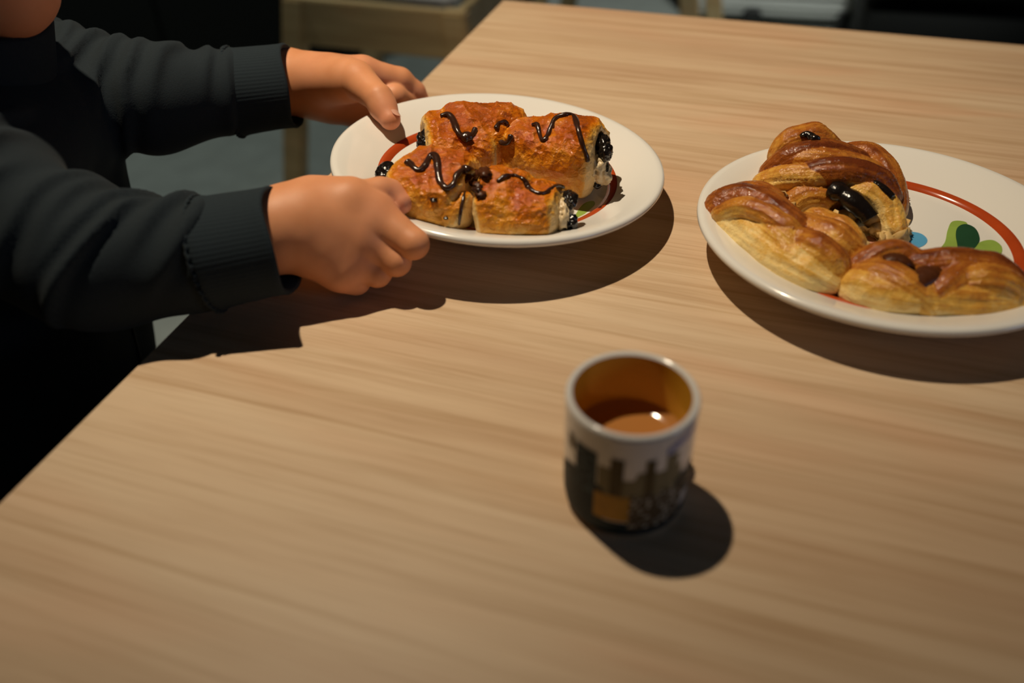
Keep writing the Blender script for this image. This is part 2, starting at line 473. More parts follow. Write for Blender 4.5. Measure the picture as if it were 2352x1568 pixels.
# ------------------------------------------------------------------ plates
RIM_R, RIM_H, WELL = 0.127, 0.033, 0.0165
def plate_profile():
    return [(0.0, 0.0105), (0.058, 0.0105), (0.062, 0.0), (0.068, 0.0), (0.072, 0.0095), (0.085, 0.0135), (0.1, 0.0195), (0.115, 0.0250),
            (0.1225, 0.0278), (0.1262, 0.0285), (0.1272, 0.0302), (0.1266, 0.0324), (0.1245, 0.0333), (0.121, 0.0328),
            (0.112, 0.0292), (0.102, 0.0248), (0.0945, 0.0212), (0.0925, 0.0203)], \
           [(0.0855, 0.0172), (0.0835, 0.0167), (0.078, 0.0165), (0.04, 0.0165), (0.0, 0.0165)]
def make_plate(rot, base, label):
    R = np.asarray(rot)
    t = empty('dinner_plate', tz(base), label, 'plate')
    outer, inner = plate_profile()
    V, F = join(lathe(outer, 160), lathe(inner, 160))
    obj('plate_body', V @ R.T + tz(base), F, M_PLATE, t)
    ringp = [outer[-1], (0.0915, 0.0205), (0.0895, 0.0203), (0.0875, 0.0192), (0.0862, 0.0180), inner[0]]
    V, F = lathe(ringp, 160)
    obj('painted_ring', V @ R.T + tz(base), F, M_RED, t)
    return t
nL = np.array([0.0773, 0.0095, 1.0]); nL /= np.linalg.norm(nL)
aL = np.cross([0, 1, 0], nL); aL /= np.linalg.norm(aL); bL = np.cross(nL, aL)
R_LEFT = np.stack([aL, bL, nL], 1)
B_LEFT = np.array([-0.0069, 0.6116, 0.0421]) - R_LEFT @ np.array([0, 0, RIM_H])
R_RIGHT = np.eye(3); B_RIGHT = np.array([0.2586, 0.5192, 0.0])
plateL = make_plate(R_LEFT, B_LEFT, 'white plate tilted in the two hands, carrying chocolate rolls')
plateR = make_plate(R_RIGHT, B_RIGHT, 'white plate lying flat on the table with torn braided pastry')

def loc(px, py, z, R, B):
    """plate-local point at local height z seen at (px,py)"""
    o = R.T @ (EYE - B); d = R.T @ ray_dir(px, py)
    return o + d * ((z - o[2]) / d[2])
def LL(px, py, z): return loc(px, py, z, R_LEFT, B_LEFT)
def LR(px, py, z): return loc(px, py, z, R_RIGHT, B_RIGHT)

def decal(name, pts, mat, R, B, parent, z=WELL):
    P = np.array([loc(x, y, z, R, B) for x, y in pts]); n = len(P)
    top = P + [0, 0, 0.0003]; bot = P - [0, 0, 0.0002]
    V = np.vstack([top, bot]); F = [list(range(n))[::-1], list(range(n, 2 * n))] + [[i, (i + 1) % n, n + (i + 1) % n, n + i] for i in range(n)]
    a = P[:, :2]; area = np.sum(a[:, 0] * np.roll(a[:, 1], -1) - a[:, 1] * np.roll(a[:, 0], -1))
    if area > 0: F = [f[::-1] for f in F]
    return obj(name, V @ R.T + tz(B), F, mat, parent, smooth=False)
def closed(pts, n=6):
    P = list(pts); Q = spline(P[-2:] + P + P[:3], n)
    return Q[2 * n: 2 * n + n * len(P)]
decal('painted_leaf', closed([(2140, 590), (2168, 560), (2176, 530), (2186, 510), (2208, 508), (2222, 516), (2214, 545), (2196, 570), (2170, 590)]), M_LGREEN, R_RIGHT, B_RIGHT, plateR)
decal('painted_leaf', closed([(2190, 596), (2199, 570), (2195, 540), (2200, 522), (2218, 515), (2240, 525), (2250, 548), (2240, 568), (2218, 585), (2200, 600)]), M_DGREEN, R_RIGHT, B_RIGHT, plateR, WELL + 0.0004)
decal('painted_leaf', closed([(2205, 602), (2230, 575), (2252, 556), (2280, 552), (2300, 566), (2298, 584), (2270, 594), (2235, 606)]), M_LGREEN, R_RIGHT, B_RIGHT, plateR, WELL + 0.0001)
decal('painted_leaf', closed([(2240, 606), (2256, 590), (2276, 583), (2300, 585), (2309, 600), (2296, 616), (2265, 620)]), M_DGREEN, R_RIGHT, B_RIGHT, plateR, WELL + 0.0005)
decal('painted_spot', closed([(2052, 562), (2060, 542), (2085, 533), (2115, 537), (2130, 552), (2118, 566), (2085, 573), (2062, 570)]), M_BLUE, R_RIGHT, B_RIGHT, plateR)
decal('painted_spot', closed([(1985, 552), (1995, 542), (2012, 545), (2008, 560), (1992, 565)]), M_PINK, R_RIGHT, B_RIGHT, plateR)
decal('painted_leaf', closed([(1318, 505), (1330, 480), (1345, 466), (1362, 462), (1366, 470), (1352, 484), (1335, 498)]), M_LGREEN, R_LEFT, B_LEFT, plateL)

# ------------------------------------------------------------------ pastry rolls on the left plate
def tree(V, F): return BVHTree.FromPolygons([tuple(v) for v in V], [tuple(map(int, f)) for f in F])
def hit(bvh, px, py):
    d = Vector(ray_dir(px, py)).normalized()
    h = bvh.ray_cast(Vector(tz(EYE)), d)
    return (np.array(h[0]), np.array(h[1])) if h[0] is not None else None

def supere(G, A, B, rx, rz, n=2.1, k=0.014, tp=(1.0, 1.0)):
    A = np.asarray(A, float); B = np.asarray(B, float); d = B - A; Ln = np.linalg.norm(d); d /= Ln
    lat = np.cross([0, 0, 1.0], d); lat /= np.linalg.norm(lat); up = np.cross(d, lat)
    q = G - (A + B) / 2
    t = q @ d; x = q @ lat; z = q @ up
    sc = tp[0] + (tp[1] - tp[0]) * np.clip(t / Ln + 0.5, -0.1, 1.1); x = x / sc; z = z / sc
    c = (np.abs(x / rx) ** n + np.abs(z / rz) ** n) ** (1 / n) - 1
    return smax(c * min(rx, rz), np.abs(t) - Ln / 2, k)

def chunk(c, r, seed, n=2, rough=0.0):
    bm = bmesh.new(); bmesh.ops.create_icosphere(bm, subdivisions=n, radius=1.0)
    V = np.array([v.co[:] for v in bm.verts]); bm.verts.index_update()
    F = [[v.index for v in f.verts] for f in bm.faces]; bm.free()
    V = V * (1 + 0.30 * vn(V, 0.7, seed) + rough * (1 - 2 * np.abs(vn(V, 0.33, seed + 2))))[:, None]
    return V * np.asarray(r) + np.asarray(c), F

def tag_drizzle(bvh, pts, rad, parent, seed=0, name='chocolate_drizzle', mat=None):
    P = []
    for x, y in spline(pts, 7):
        h = hit(bvh, x, y)
        if h is None or (P and np.linalg.norm(h[0] - P[-1]) > 0.02): continue
        P.append(h[0] + 0.25 * rad * h[1])
    P = np.array(P)
    if len(P) < 3: return None
    for _ in range(2): P[1:-1] = 0.25 * P[:-2] + 0.5 * P[1:-1] + 0.25 * P[2:]
    rr = 0.88 * rad * (1 + 0.42 * vn(P, 0.006, seed + 5))
    rr[0] *= 0.55; rr[-1] *= 0.55
    V, F = tube(P, rr, 10, flat=0.8)
    return obj(name, V, F, mat or M_CHOC, parent)

def make_roll(label, A, B, rx, rz, flaps, cav, seed, bounds_pad=0.016, tone=0.0, pinch=None, tp=(1.0, 1.0)):
    """A,B: plate-local ends of the roll's axis"""
    A = np.asarray(A, float); B = np.asarray(B, float)
    lo = np.minimum(A, B) - [max(rx, rz) + bounds_pad] * 3; hi = np.maximum(A, B) + [max(rx, rz) + bounds_pad] * 3
    h = 0.0011
    G = grid(lo, hi, h)
    W = G + 0.0034 * np.stack([vn(G, 0.021, seed), vn(G, 0.021, seed + 1), vn(G, 0.021, seed + 2)], -1)
    W[..., 2] += 0.0016 * vn(G, 0.0095, seed + 12)
    D = supere(W, A, B, rx, rz, tp=tp)
    for (a, b, fx, fz) in flaps:
        D = smin(D, supere(W, a, b, fx, fz, 2.1, 0.009), 0.0016)
    if pinch is not None:
        for (a, b, r) in pinch: D = smax(D, -capsule(G, a, b, r, r), 0.004)
    for (c, r) in cav:
        D = smax(D, -ellipsoid(W, c, r), 0.002)
    D = smax(D, (WELL + 0.0006) - G[..., 2], 0.003)
    V, F = nets(D, lo, h)
    V = relax(V, F, 2, 0.5)
    N = normals(V, F)
    wv_ = V + 0.004 * np.stack([vn(V, 0.012, seed + 21), vn(V, 0.012, seed + 22), 0 * V[:, 0]], -1)
    crk = 1 - np.abs(vn(wv_, 0.0105, seed + 7)); crk2 = 1 - np.abs(vn(wv_ * [1, 1.3, 1.6], 0.0046, seed + 9))
    top = np.clip(N[:, 2], 0, 1)
    V = V + N * (0.0019 * (crk ** 3 - 0.4) + 0.0009 * (crk2 ** 3 - 0.4))[:, None] * (0.25 + 0.75 * top)[:, None]
    d = (B - A) / np.linalg.norm(B - A)
    axial = np.abs(N @ d)
    hz = (V[:, 2] - WELL) / (2 * rz)
    bake = 0.10 + 0.40 * np.clip(hz, 0, 1.1) + 0.22 * top + 0.12 * vn(V, 0.014, seed + 3) - 0.10 * (crk ** 4) + tone
    bake = bake - 0.45 * np.clip((axial - 0.45) / 0.4, 0, 1)
    base_l = (A + B) / 2 * [1, 1, 0] + [0, 0, WELL]
    base = tz(B_LEFT + R_LEFT @ base_l)
    t = empty('chocolate_roll', base, label, 'pastry', 'chocolate rolls on the tilted plate')
    Vw = V @ R_LEFT.T + tz(B_LEFT)
    obj('crust', Vw, F, M_ROLL, t, attr={'bake': bake})
    return t, tree(Vw, F), d
def lw(p): return R_LEFT @ np.asarray(p, float) + tz(B_LEFT)
def fill(parent, name, mat, items, seed):
    parts = []
    for i, (c, r) in enumerate(items): parts.append(chunk((0, 0, 0), r, seed + i, 4, 0.22))
    for i, ((V, F), (c, r)) in enumerate(zip(parts, items)):
        obj(name, V @ R_LEFT.T + lw(c), F, mat, parent)

Z = WELL
# back right roll, the tall one with the open cream end
A = LL(1156, 336, Z + 0.023); B = LL(1378, 362, Z + 0.031)
d = (B - A) / np.linalg.norm(B - A)
r2, t2, _ = make_roll('chocolate roll at right of the tilted plate, cream showing in its wide end', A, B, 0.0285, 0.0265,
    [(A + [0.030, -0.006, 0.001], B + [-0.006, 0.001, 0.0035], 0.0275, 0.0245), (A + [0.0, -0.014, -0.006], A + [0.05, -0.012, -0.004], 0.017, 0.015)],
    [(B + d * 0.004 + [0, 0, 0.001], (0.013, 0.020, 0.0195))], 11, tone=0.04, tp=(0.84, 1.10))
fill(r2, 'cream_filling', M_CREAM, [(B + [-0.004, -0.003, -0.004], (0.0075, 0.012, 0.0100)), (B + [0.0025, -0.008, -0.0095], (0.006, 0.006, 0.0065)), (B + [0.000, -0.002, 0.002], (0.005, 0.010, 0.006))], 30)
fill(r2, 'chocolate_chunk', M_CHOCBAR, [(B + [0.000, 0.003, 0.010], (0.006, 0.009, 0.006)), (B + [0.002, -0.008, 0.009], (0.005, 0.007, 0.0055)), (B + [-0.001, -0.005, -0.0165], (0.005, 0.006, 0.0035)), (B + [0.0045, -0.004, -0.003], (0.0022, 0.010, 0.0020))], 40)
# back left roll
A = LL(974, 336, Z + 0.022); B = LL(1172, 322, Z + 0.026)
r1, t1, _ = make_roll('chocolate roll at the back left of the tilted plate, nearest the thumb', A, B, 0.0275, 0.0225,
    [(A + [0.012, 0.010, 0.007], B + [0.012, 0.008, 0.006], 0.022, 0.019), (A + [0.004, -0.012, 0.002], A + [0.054, -0.012, 0.003], 0.016, 0.0165)],
    [(A + [-0.004, 0, 0], (0.008, 0.014, 0.013))], 22, tone=0.05)
fill(r1, 'chocolate_chunk', M_CHOCBAR, [(A + [0.000, -0.001, 0.002], (0.005, 0.010, 0.008)), (A + [-0.001, -0.010, -0.004], (0.004, 0.007, 0.007))], 50)
# front left roll
A = LL(908, 420, Z + 0.019); B = LL(1072, 452, Z + 0.020)
r3, t3, _ = make_roll('chocolate roll beside the near hand, dark filling poking out of its left end', A, B, 0.0295, 0.0212,
    [(A + [0.012, 0.008, 0.0055], B + [0.002, 0.006, 0.006], 0.023, 0.0175), (A + [0.0, -0.015, -0.005], B + [0.003, -0.014, -0.006], 0.016, 0.013)],
    [(A + [-0.004, 0.003, 0], (0.008, 0.012, 0.011))], 33, tone=0.0)
fill(r3, 'chocolate_chunk', M_CHOCBAR, [(A + [-0.006, 0.008, 0.002], (0.008, 0.008, 0.0065)), (A + [-0.010, 0.001, -0.004], (0.007, 0.007, 0.006)), (A + [0.0, -0.003, 0.0], (0.006, 0.010, 0.008))], 60)
# front right roll
A = LL(1088, 462, Z + 0.0185); B = LL(1298, 487, Z + 0.0185)
d = (B - A) / np.linalg.norm(B - A)
r4, t4, _ = make_roll('chocolate roll at the front right of the tilted plate, a filled end facing right', A, B, 0.0265, 0.0192,
    [(A + [0.004, 0.008, 0.006], B + [-0.024, 0.009, 0.006], 0.021, 0.0165), (A + [0.002, -0.013, -0.004], B + [-0.004, -0.011, -0.004], 0.016, 0.013)],
    [(B + d * 0.004, (0.008, 0.013, 0.012))], 44, tone=-0.02, tp=(1.06, 0.92))
fill(r4, 'cream_filling', M_CREAM, [(B + [-0.001, -0.001, 0.000], (0.006, 0.011, 0.0095))], 70)
fill(r4, 'chocolate_chunk', M_CHOCBAR, [(B + [0.0025, 0.003, 0.0085], (0.005, 0.008, 0.004)), (B + [0.0035, -0.007, -0.004], (0.0045, 0.005, 0.0055))], 80)
# drizzle: zigzags of dark chocolate over the crusts
D_ = tag_drizzle
D_(t1, [(1012, 268), (1030, 264), (1042, 280), (1050, 300), (1066, 318), (1084, 310), (1092, 294)], 0.0030, r1, 1)
D_(t1, [(1060, 322), (1068, 316), (1078, 316)], 0.0048, r1, 2)
D_(t1, [(1138, 296), (1145, 283), (1158, 280), (1166, 288)], 0.0022, r1, 3)
D_(t2, [(1146, 318), (1156, 328), (1168, 326), (1174, 310)], 0.0026, r2, 4)
D_(t2, [(1222, 288), (1234, 286), (1238, 304), (1246, 322), (1258, 312), (1266, 292), (1276, 272), (1296, 264), (1316, 265), (1326, 288), (1334, 320), (1344, 350), (1350, 372)], 0.0021, r2, 5)
D_(t3, [(934, 370), (946, 382), (962, 392), (978, 380), (990, 358), (1002, 362), (1006, 390), (1010, 416), (1024, 432), (1040, 424), (1048, 404), (1066, 386)], 0.0027, r3, 6)
D_(t3, [(1062, 390), (1076, 392), (1084, 410), (1078, 424)], 0.0040, r3, 7)
D_(t3, [(1068, 440), (1058, 480), (1054, 516)], 0.0014, r3, 8)
D_(t4, [(1142, 418), (1160, 404), (1182, 404), (1202, 412), (1212, 430), (1230, 442), (1250, 444), (1268, 432), (1286, 428), (1304, 440), (1318, 452)], 0.0020, r4, 9)
D_(t4, [(1076, 446), (1090, 436), (1104, 440)], 0.0036, r4, 10)
for i, (x, y, t_, r_, s_) in enumerate([(996, 458, t3, r3, 0.0022), (1024, 500, t3, r3, 0.0015), (1098, 424, t4, r4, 0.0030), (1086, 398, t3, r3, 0.0042), (1070, 408, t3, r3, 0.0038), (1112, 396, t4, r4, 0.0045), (1098, 412, t3, r3, 0.0045), (1104, 444, t4, r4, 0.0036)]):
    hh = hit(t_, x, y)
    if hh:
        V, F = chunk((0, 0, 0), (s_, s_ * 1.2, s_ * 0.5), 90 + i, 3, 0.3)
        obj('chocolate_crumb', V + hh[0], F, M_CHOCBAR if i < 2 else M_BURNT, r_)

def sheet(s, a, seed, lean=0.0):
    """a small curled scrap of pastry, s long, turned by a"""
    rnd = random.Random(seed); n = 6; V = []; F = []
    for i in range(n):
        for j in range(3):
            u = i / (n - 1) - 0.5; v = j / 2 - 0.5; w_ = 1 - abs(u) * 1.1
            V.append((u * s, v * s * 0.5 * w_ + rnd.uniform(-.06, .06) * s, 0.15 * s * math.cos(u * 5 + a) + 0.15 * s + rnd.uniform(0, .3 if lean else .08) * s))
    V = np.array(V); V = np.vstack([V, V + [0, 0, -0.0006]]); m_ = 3 * n
    for i in range(n - 1):
        for j in range(2):
            q = [i * 3 + j, (i + 1) * 3 + j, (i + 1) * 3 + j + 1, i * 3 + j + 1]
            F.append(q); F.append([x + m_ for x in q[::-1]])
    rim = [i * 3 for i in range(n)] + [(n - 1) * 3 + 1] + [i * 3 + 2 for i in range(n - 1, -1, -1)] + [1]
    for p, q in zip(rim, rim[1:] + rim[:1]): F.append([q, p, p + m_, q + m_])
    cl, sl = math.cos(lean), math.sin(lean)
    V = V @ np.array([[1, 0, 0], [0, cl, sl], [0, -sl, cl]])
    V[:, 2] -= V[:, 2].min()
    ca, sa = math.cos(a), math.sin(a)
    return V @ np.array([[ca, sa, 0], [-sa, ca, 0], [0, 0, 1]]), F

# ------------------------------------------------------------------ braided pastry pieces on the right plate
def make_twist(name, label, strands, h=0.0011, seed=0, blend=0.0008, cuts=(), sh=(0, 0), kz=1.0, kr=1.0):
    """strands: list of (points [(px,py,height above well,r)], bake, squash)"""
    ch = []
    for pts, bk in strands:
        P = np.array([[*LR(x + sh[0], y + sh[1], WELL + z * kz), r * kr] for x, y, z, r in pts])
        Q = spline(P, 5); ch.append((Q, bk))
    allp = np.vstack([c[0] for c in ch])
    lo = allp[:, :3].min(0) - 0.024; hi = allp[:, :3].max(0) + 0.024
    lo[2] = max(lo[2], WELL - 0.004)
    G = grid(lo, hi, h)
    W = G + 0.0012 * np.stack([vn(G, 0.012, seed), vn(G, 0.012, seed + 1), vn(G, 0.012, seed + 2)], -1)
    D = None
    for Q, bk in ch:
        e = chain(W, Q, 0.002); D = e if D is None else smin(D, e, blend)
    for (x, y, z, r) in cuts:
        D = smax(D, -ellipsoid(W, LR(x, y, WELL + z), r), 0.0015)
    D = smax(D, WELL + 0.0006 - G[..., 2], 0.0025)
    V, F = nets(D, lo, h); V = relax(V, F, 1, 0.5); N = normals(V, F)
    # which strand each point belongs to, and the streaks that run along it
    best = np.full(len(V), 9.0); bake = np.zeros(len(V)); T = np.zeros(len(V)); A_ = np.zeros(len(V))
    for k, (Q, bk) in enumerate(ch):
        acc = 0.0
        for p, q in zip(Q[:-1], Q[1:]):
            a = p[:3]; dd = q[:3] - a; L2 = dd @ dd
            t = np.clip(((V - a) @ dd) / (L2 + 1e-12), 0, 1); w_ = V - a - t[:, None] * dd
            dist = np.linalg.norm(w_, axis=1) - (p[3] + (q[3] - p[3]) * t)
            m_ = dist < best
            ln = math.sqrt(L2); dn = dd / (ln + 1e-9); s1 = np.cross(dn, [0, 0, 1.0]); s1 /= np.linalg.norm(s1) + 1e-9; s2 = np.cross(s1, dn)
            best[m_] = dist[m_]; bake[m_] = bk; T[m_] = acc + t[m_] * ln + k * 0.4
            A_[m_] = np.arctan2(w_[m_] @ s1, w_[m_] @ s2)
            acc += ln
    SP = np.stack([T / 0.020, A_ * 3.2, np.zeros_like(T)], -1)
    st = vn(SP, 1.0, seed + 4); st2 = vn(SP * [1.5, 2.6, 1], 1.0, seed + 6)
    V = V + N * (0.0006 * st + 0.0003 * (1 - np.abs(st2)) ** 2)[:, None]
    top = np.clip(N[:, 2], 0, 1)
    st3 = vn(SP * [0.55, 3.4, 1], 1.0, seed + 14)
    V = V + N * (0.00035 * st3)[:, None]
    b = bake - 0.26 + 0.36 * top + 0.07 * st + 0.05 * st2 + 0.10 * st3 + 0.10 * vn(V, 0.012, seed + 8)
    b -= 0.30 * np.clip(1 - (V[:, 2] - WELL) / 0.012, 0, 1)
    base = tz(B_RIGHT + [allp[:, 0].mean(), allp[:, 1].mean(), WELL])
    t = empty(name, base, label, 'pastry', 'braided pastry pieces on the flat plate')
    Vw = V + tz(B_RIGHT)
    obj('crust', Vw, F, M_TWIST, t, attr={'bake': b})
    return t, tree(Vw, F)
def wr(p): return np.asarray(p, float) + tz(B_RIGHT)

# tall torn knot at the back
k1, tk1 = make_twist('braided_pastry', 'tall braided pastry knot at the back of the flat plate, torn open in front', [
    ([(1798, 350, 0.022, 0.011), (1826, 326, 0.031, 0.0135), (1872, 320, 0.033, 0.0135), (1908, 340, 0.026, 0.011)], 0.62),
    ([(1830, 420, 0.011, 0.016), (1900, 405, 0.014, 0.019), (1975, 425, 0.012, 0.017)], 0.42),
    ([(1955, 352, 0.022, 0.010), (2000, 362, 0.024, 0.012), (2034, 400, 0.021, 0.0125), (2050, 445, 0.014, 0.0115), (2052, 484, 0.007, 0.010)], 0.70),
    ([(1772, 396, 0.020, 0.009), (1806, 366, 0.031, 0.0095), (1862, 348, 0.037, 0.0105), (1925, 350, 0.034, 0.0105), (1968, 368, 0.027, 0.0095)], 0.86),
    ([(1790, 376, 0.024, 0.008), (1840, 366, 0.033, 0.009), (1900, 368, 0.035, 0.0095), (1960, 378, 0.031, 0.0095), (2010, 402, 0.024, 0.009)], 0.52),
    ([(1752, 436, 0.009, 0.009), (1770, 414, 0.020, 0.0095), (1820, 404, 0.028, 0.0095), (1880, 402, 0.032, 0.0095)], 0.44),
    ([(1850, 402, 0.030, 0.0085), (1895, 392, 0.035, 0.0105), (1955, 392, 0.036, 0.011), (2012, 414, 0.029, 0.0105), (2044, 450, 0.019, 0.0095)], 0.92),
    ([(1962, 434, 0.025, 0.0085), (2000, 444, 0.023, 0.010), (2038, 478, 0.015, 0.0105), (2056, 522, 0.006, 0.009)], 0.30),
    ([(1815, 470, 0.010, 0.011), (1850, 448, 0.018, 0.010), (1895, 450, 0.018, 0.009), (1925, 470, 0.012, 0.009)], 0.60),
    ([(1758, 440, 0.007, 0.009), (1785, 462, 0.005, 0.010), (1815, 490, 0.004, 0.009)], 0.15),
], seed=5, sh=(-2, 4), kz=0.93, kr=0.92, cuts=[(1955, 500, 0.010, (0.016, 0.018, 0.013))])
def on(bvh, px, py, lift=0.0):
    h = hit(bvh, px, py); return None if h is None else h[0] + lift * h[1]
def stick(pts, rad, parent, seed, mat, flat=0.75, sh=(-2, 4), kz=0.93):
    P = spline([wr(LR(x + sh[0], y + sh[1], WELL + z * kz)) for x, y, z in pts], 7)
    rr = rad * (1 + 0.22 * vn(P, 0.006, seed)); rr[0] *= 0.7; rr[-1] *= 0.7
    V, F = tube(P, rr, 12, flat=flat); obj('chocolate_stick', V, F, mat, parent)
stick([(1908, 428, 0.028), (1935, 440, 0.027), (1965, 460, 0.024), (1992, 486, 0.018), (2000, 498, 0.015)], 0.0082, k1, 3, M_CHOCBAR)
stick([(1990, 404, 0.034), (2012, 416, 0.033), (2034, 432, 0.030), (2052, 450, 0.026)], 0.0034, k1, 4, M_CHOCBAR)
tag_drizzle(tk1, [(1842, 314), (1852, 308), (1866, 316), (1874, 322)], 0.0034, k1, 5, 'chocolate_stick', M_CHOCBAR)
for i, (x, y, z, rr, mt_) in enumerate([(1935, 500, 0.006, (0.010, 0.006, 0.006), M_CRUMBIN), (1965, 492, 0.008, (0.009, 0.006, 0.006), M_CRUMBIN),
                                   (1998, 512, 0.006, (0.010, 0.006, 0.008), M_CRUMBIN), (1948, 480, 0.010, (0.006, 0.004, 0.004), M_CHOC), (2020, 530, 0.004, (0.008, 0.005, 0.006), M_CRUMBIN)]):
    V, F = chunk((0, 0, 0), rr, 200 + i, 3); obj('torn_crumb', V + wr(LR(x, y, WELL + z)), F, mt_, k1)

for i, (x, y, z, sz, a, ln) in enumerate([(2058, 546, 0.0, 0.019, 0.5, 1.1), (2030, 553, 0.0, 0.017, -0.9, 0.6), (2006, 554, 0.0, 0.016, 1.3, 0.9), (2062, 526, 0.002, 0.016, 1.2, 1.2),
        (2044, 516, 0.008, 0.015, 2.3, 1.2), (1806, 478, 0.014, 0.014, 0.6, 0.5), (1778, 456, 0.016, 0.014, 1.9, 1.0), (1922, 502, 0.010, 0.014, -1.2, 0.9), (1958, 520, 0.006, 0.016, 0.8, 0.6), (1984, 538, 0.002, 0.015, 2.6, 1.1)]):
    V, F = sheet(sz, a, i, ln); obj('torn_layer', V + wr(LR(x, y, WELL + z)), F, M_LAYER, k1)

# front left half
k2, tk2 = make_twist('braided_pastry', 'long braided pastry half at the left edge of the flat plate, pale side out', [
    ([(1660, 500, 0.010, 0.014), (1720, 535, 0.010, 0.017), (1790, 580, 0.010, 0.018), (1850, 615, 0.009, 0.015), (1885, 635, 0.007, 0.011)], 0.22),
    ([(1634, 488, 0.010, 0.011), (1648, 462, 0.016, 0.012), (1700, 452, 0.022, 0.013), (1750, 468, 0.024, 0.013), (1795, 500, 0.022, 0.012), (1830, 530, 0.016, 0.010)], 0.80),
    ([(1680, 445, 0.018, 0.010), (1720, 438, 0.022, 0.011), (1760, 455, 0.022, 0.010)], 0.66),
    ([(1640, 482, 0.019, 0.006), (1690, 468, 0.029, 0.0075), (1745, 482, 0.032, 0.0075), (1796, 516, 0.029, 0.0065), (1826, 552, 0.020, 0.006)], 0.62),
    ([(1640, 500, 0.008, 0.011), (1690, 498, 0.015, 0.011), (1740, 510, 0.020, 0.012), (1790, 545, 0.020, 0.013), (1818, 590, 0.012, 0.012)], 0.36),
    ([(1800, 545, 0.020, 0.010), (1850, 560, 0.022, 0.012), (1890, 590, 0.018, 0.012), (1904, 622, 0.010, 0.010)], 0.58),
    ([(1830, 510, 0.018, 0.010), (1880, 530, 0.020, 0.012), (1920, 555, 0.018, 0.012), (1945, 585, 0.010, 0.010)], 0.55),
    ([(1860, 500, 0.012, 0.010), (1910, 520, 0.014, 0.011), (1945, 550, 0.010, 0.010)], 0.40),
], seed=15, sh=(13, 10), kz=0.92, kr=0.93)
# front right half
k3, tk3 = make_twist('braided_pastry', 'low braided pastry half at the front of the flat plate, chocolate in its grooves', [
    ([(1955, 655, 0.008, 0.013), (2040, 672, 0.010, 0.015), (2130, 684, 0.009, 0.014), (2220, 690, 0.009, 0.014), (2300, 690, 0.008, 0.011)], 0.36),
    ([(1965, 612, 0.012, 0.012), (2000, 590, 0.018, 0.012), (2045, 582, 0.020, 0.012), (2080, 598, 0.018, 0.011), (2100, 612, 0.014, 0.010)], 0.70),
    ([(1960, 625, 0.010, 0.011), (2010, 628, 0.018, 0.012), (2060, 652, 0.018, 0.012), (2105, 690, 0.009, 0.011)], 0.52),
    ([(2080, 618, 0.014, 0.012), (2120, 606, 0.020, 0.012), (2180, 604, 0.022, 0.013), (2240, 612, 0.020, 0.013), (2290, 632, 0.016, 0.012), (2325, 662, 0.010, 0.010)], 0.74),
    ([(2205, 622, 0.020, 0.011), (2175, 640, 0.020, 0.011), (2140, 670, 0.014, 0.012), (2118, 694, 0.008, 0.010)], 0.62),
    ([(2190, 650, 0.016, 0.012), (2250, 645, 0.020, 0.014), (2300, 665, 0.014, 0.013), (2310, 690, 0.008, 0.010)], 0.52),
], seed=25, sh=(14, 9), kz=0.80, kr=0.92)
stick([(2018, 596, 0.025), (2042, 590, 0.0275), (2062, 596, 0.0265), (2078, 608, 0.021)], 0.0062, k3, 6, M_BURNT, sh=(14, 9), kz=0.82)
stick([(2062, 664, 0.018), (2084, 648, 0.022), (2110, 631, 0.0245), (2138, 616, 0.0235)], 0.0076, k3, 7, M_BURNT, sh=(14, 9), kz=0.82)

# flakes that fell off
def flake(px, py, s, a, mat, label, z=WELL, lift=0.0):
    V, F = sheet(s, a, int(px * 7 + py)); b = wr(LR(px, py, z) + [0, 0, lift])
    o = obj('pastry_flake', V + b, F, mat, base=b); tag(o, label, 'flake', 'flakes fallen from the braided pastry'); return o
flake(1745, 373, 0.007, 0.5, M_FLAKE, 'tiny orange flake on the far left rim of the flat plate', 0.0262)
flake(1985, 566, 0.014, 1.0, M_CRUMBIN, 'pale torn flake between the three braided pastry pieces, left of the other', WELL)
flake(2044, 566, 0.012, 2.1, M_CRUMBIN, 'pale torn flake beside the blue painted spot', WELL)
flake(2078, 462, 0.012, 0.9, M_CRUMBIN, 'thin flake standing right of the tall pastry knot', WELL + 0.001)
flake(2338, 640, 0.016, 0.1, M_CRUMBIN, 'golden flake at the far right behind the flat braided half', WELL)

# ------------------------------------------------------------------ the mug
MUG = np.array([0.0561, 0.3057, 0.0]); MR, MH = 0.0316, 0.0695
mug = empty('espresso_mug', tz(MUG), 'small white mug of milky coffee with a city print and ochre inside', 'mug')
prof = [(0.0, 0.002), (0.024, 0.002), (0.0255, 0.0), (0.0275, 0.0), (0.0298, 0.0022), (0.0308, 0.006), (0.0312, 0.015), (0.0315, 0.04), (MR, 0.066), (0.0315, 0.0683), (0.0306, MH), (0.0292, MH), (0.0282, 0.0685)]
def mug_r(z): return float(np.interp(z, [0.0022, 0.006, 0.015, 0.04, 0.066], [0.0298, 0.0308, 0.0312, 0.0315, MR]))
V, F = lathe(prof, 128); obj('mug_body', V + tz(MUG), F, M_MUG, mug)
V, F = lathe([(0.0282, 0.0685), (0.0279, 0.066), (0.0279, 0.012), (0.026, 0.007), (0.0, 0.0055)], 128); obj('inner_glaze', V + tz(MUG), F, M_MUGIN, mug)
V, F = lathe([(0.020 + 0.0079 * k / 24, 0.0372 + 0.0034 * (k / 24) ** 2) for k in range(24, -1, -1)] + [(0.0, 0.0372)], 128); obj('coffee', V + tz(MUG), F, M_COFFEE, mug)
FACE = math.atan2(-MUG[1], -MUG[0])          # azimuth that looks at the camera
def az(s): return FACE + math.asin(max(-1, min(1, s)))
hp = []
for i in range(17):
    a = -math.pi / 2 + math.pi * i / 16
    hp.append((0.0300 + 0.0085 * math.cos(a), 0.037 + 0.0145 * math.sin(a)))
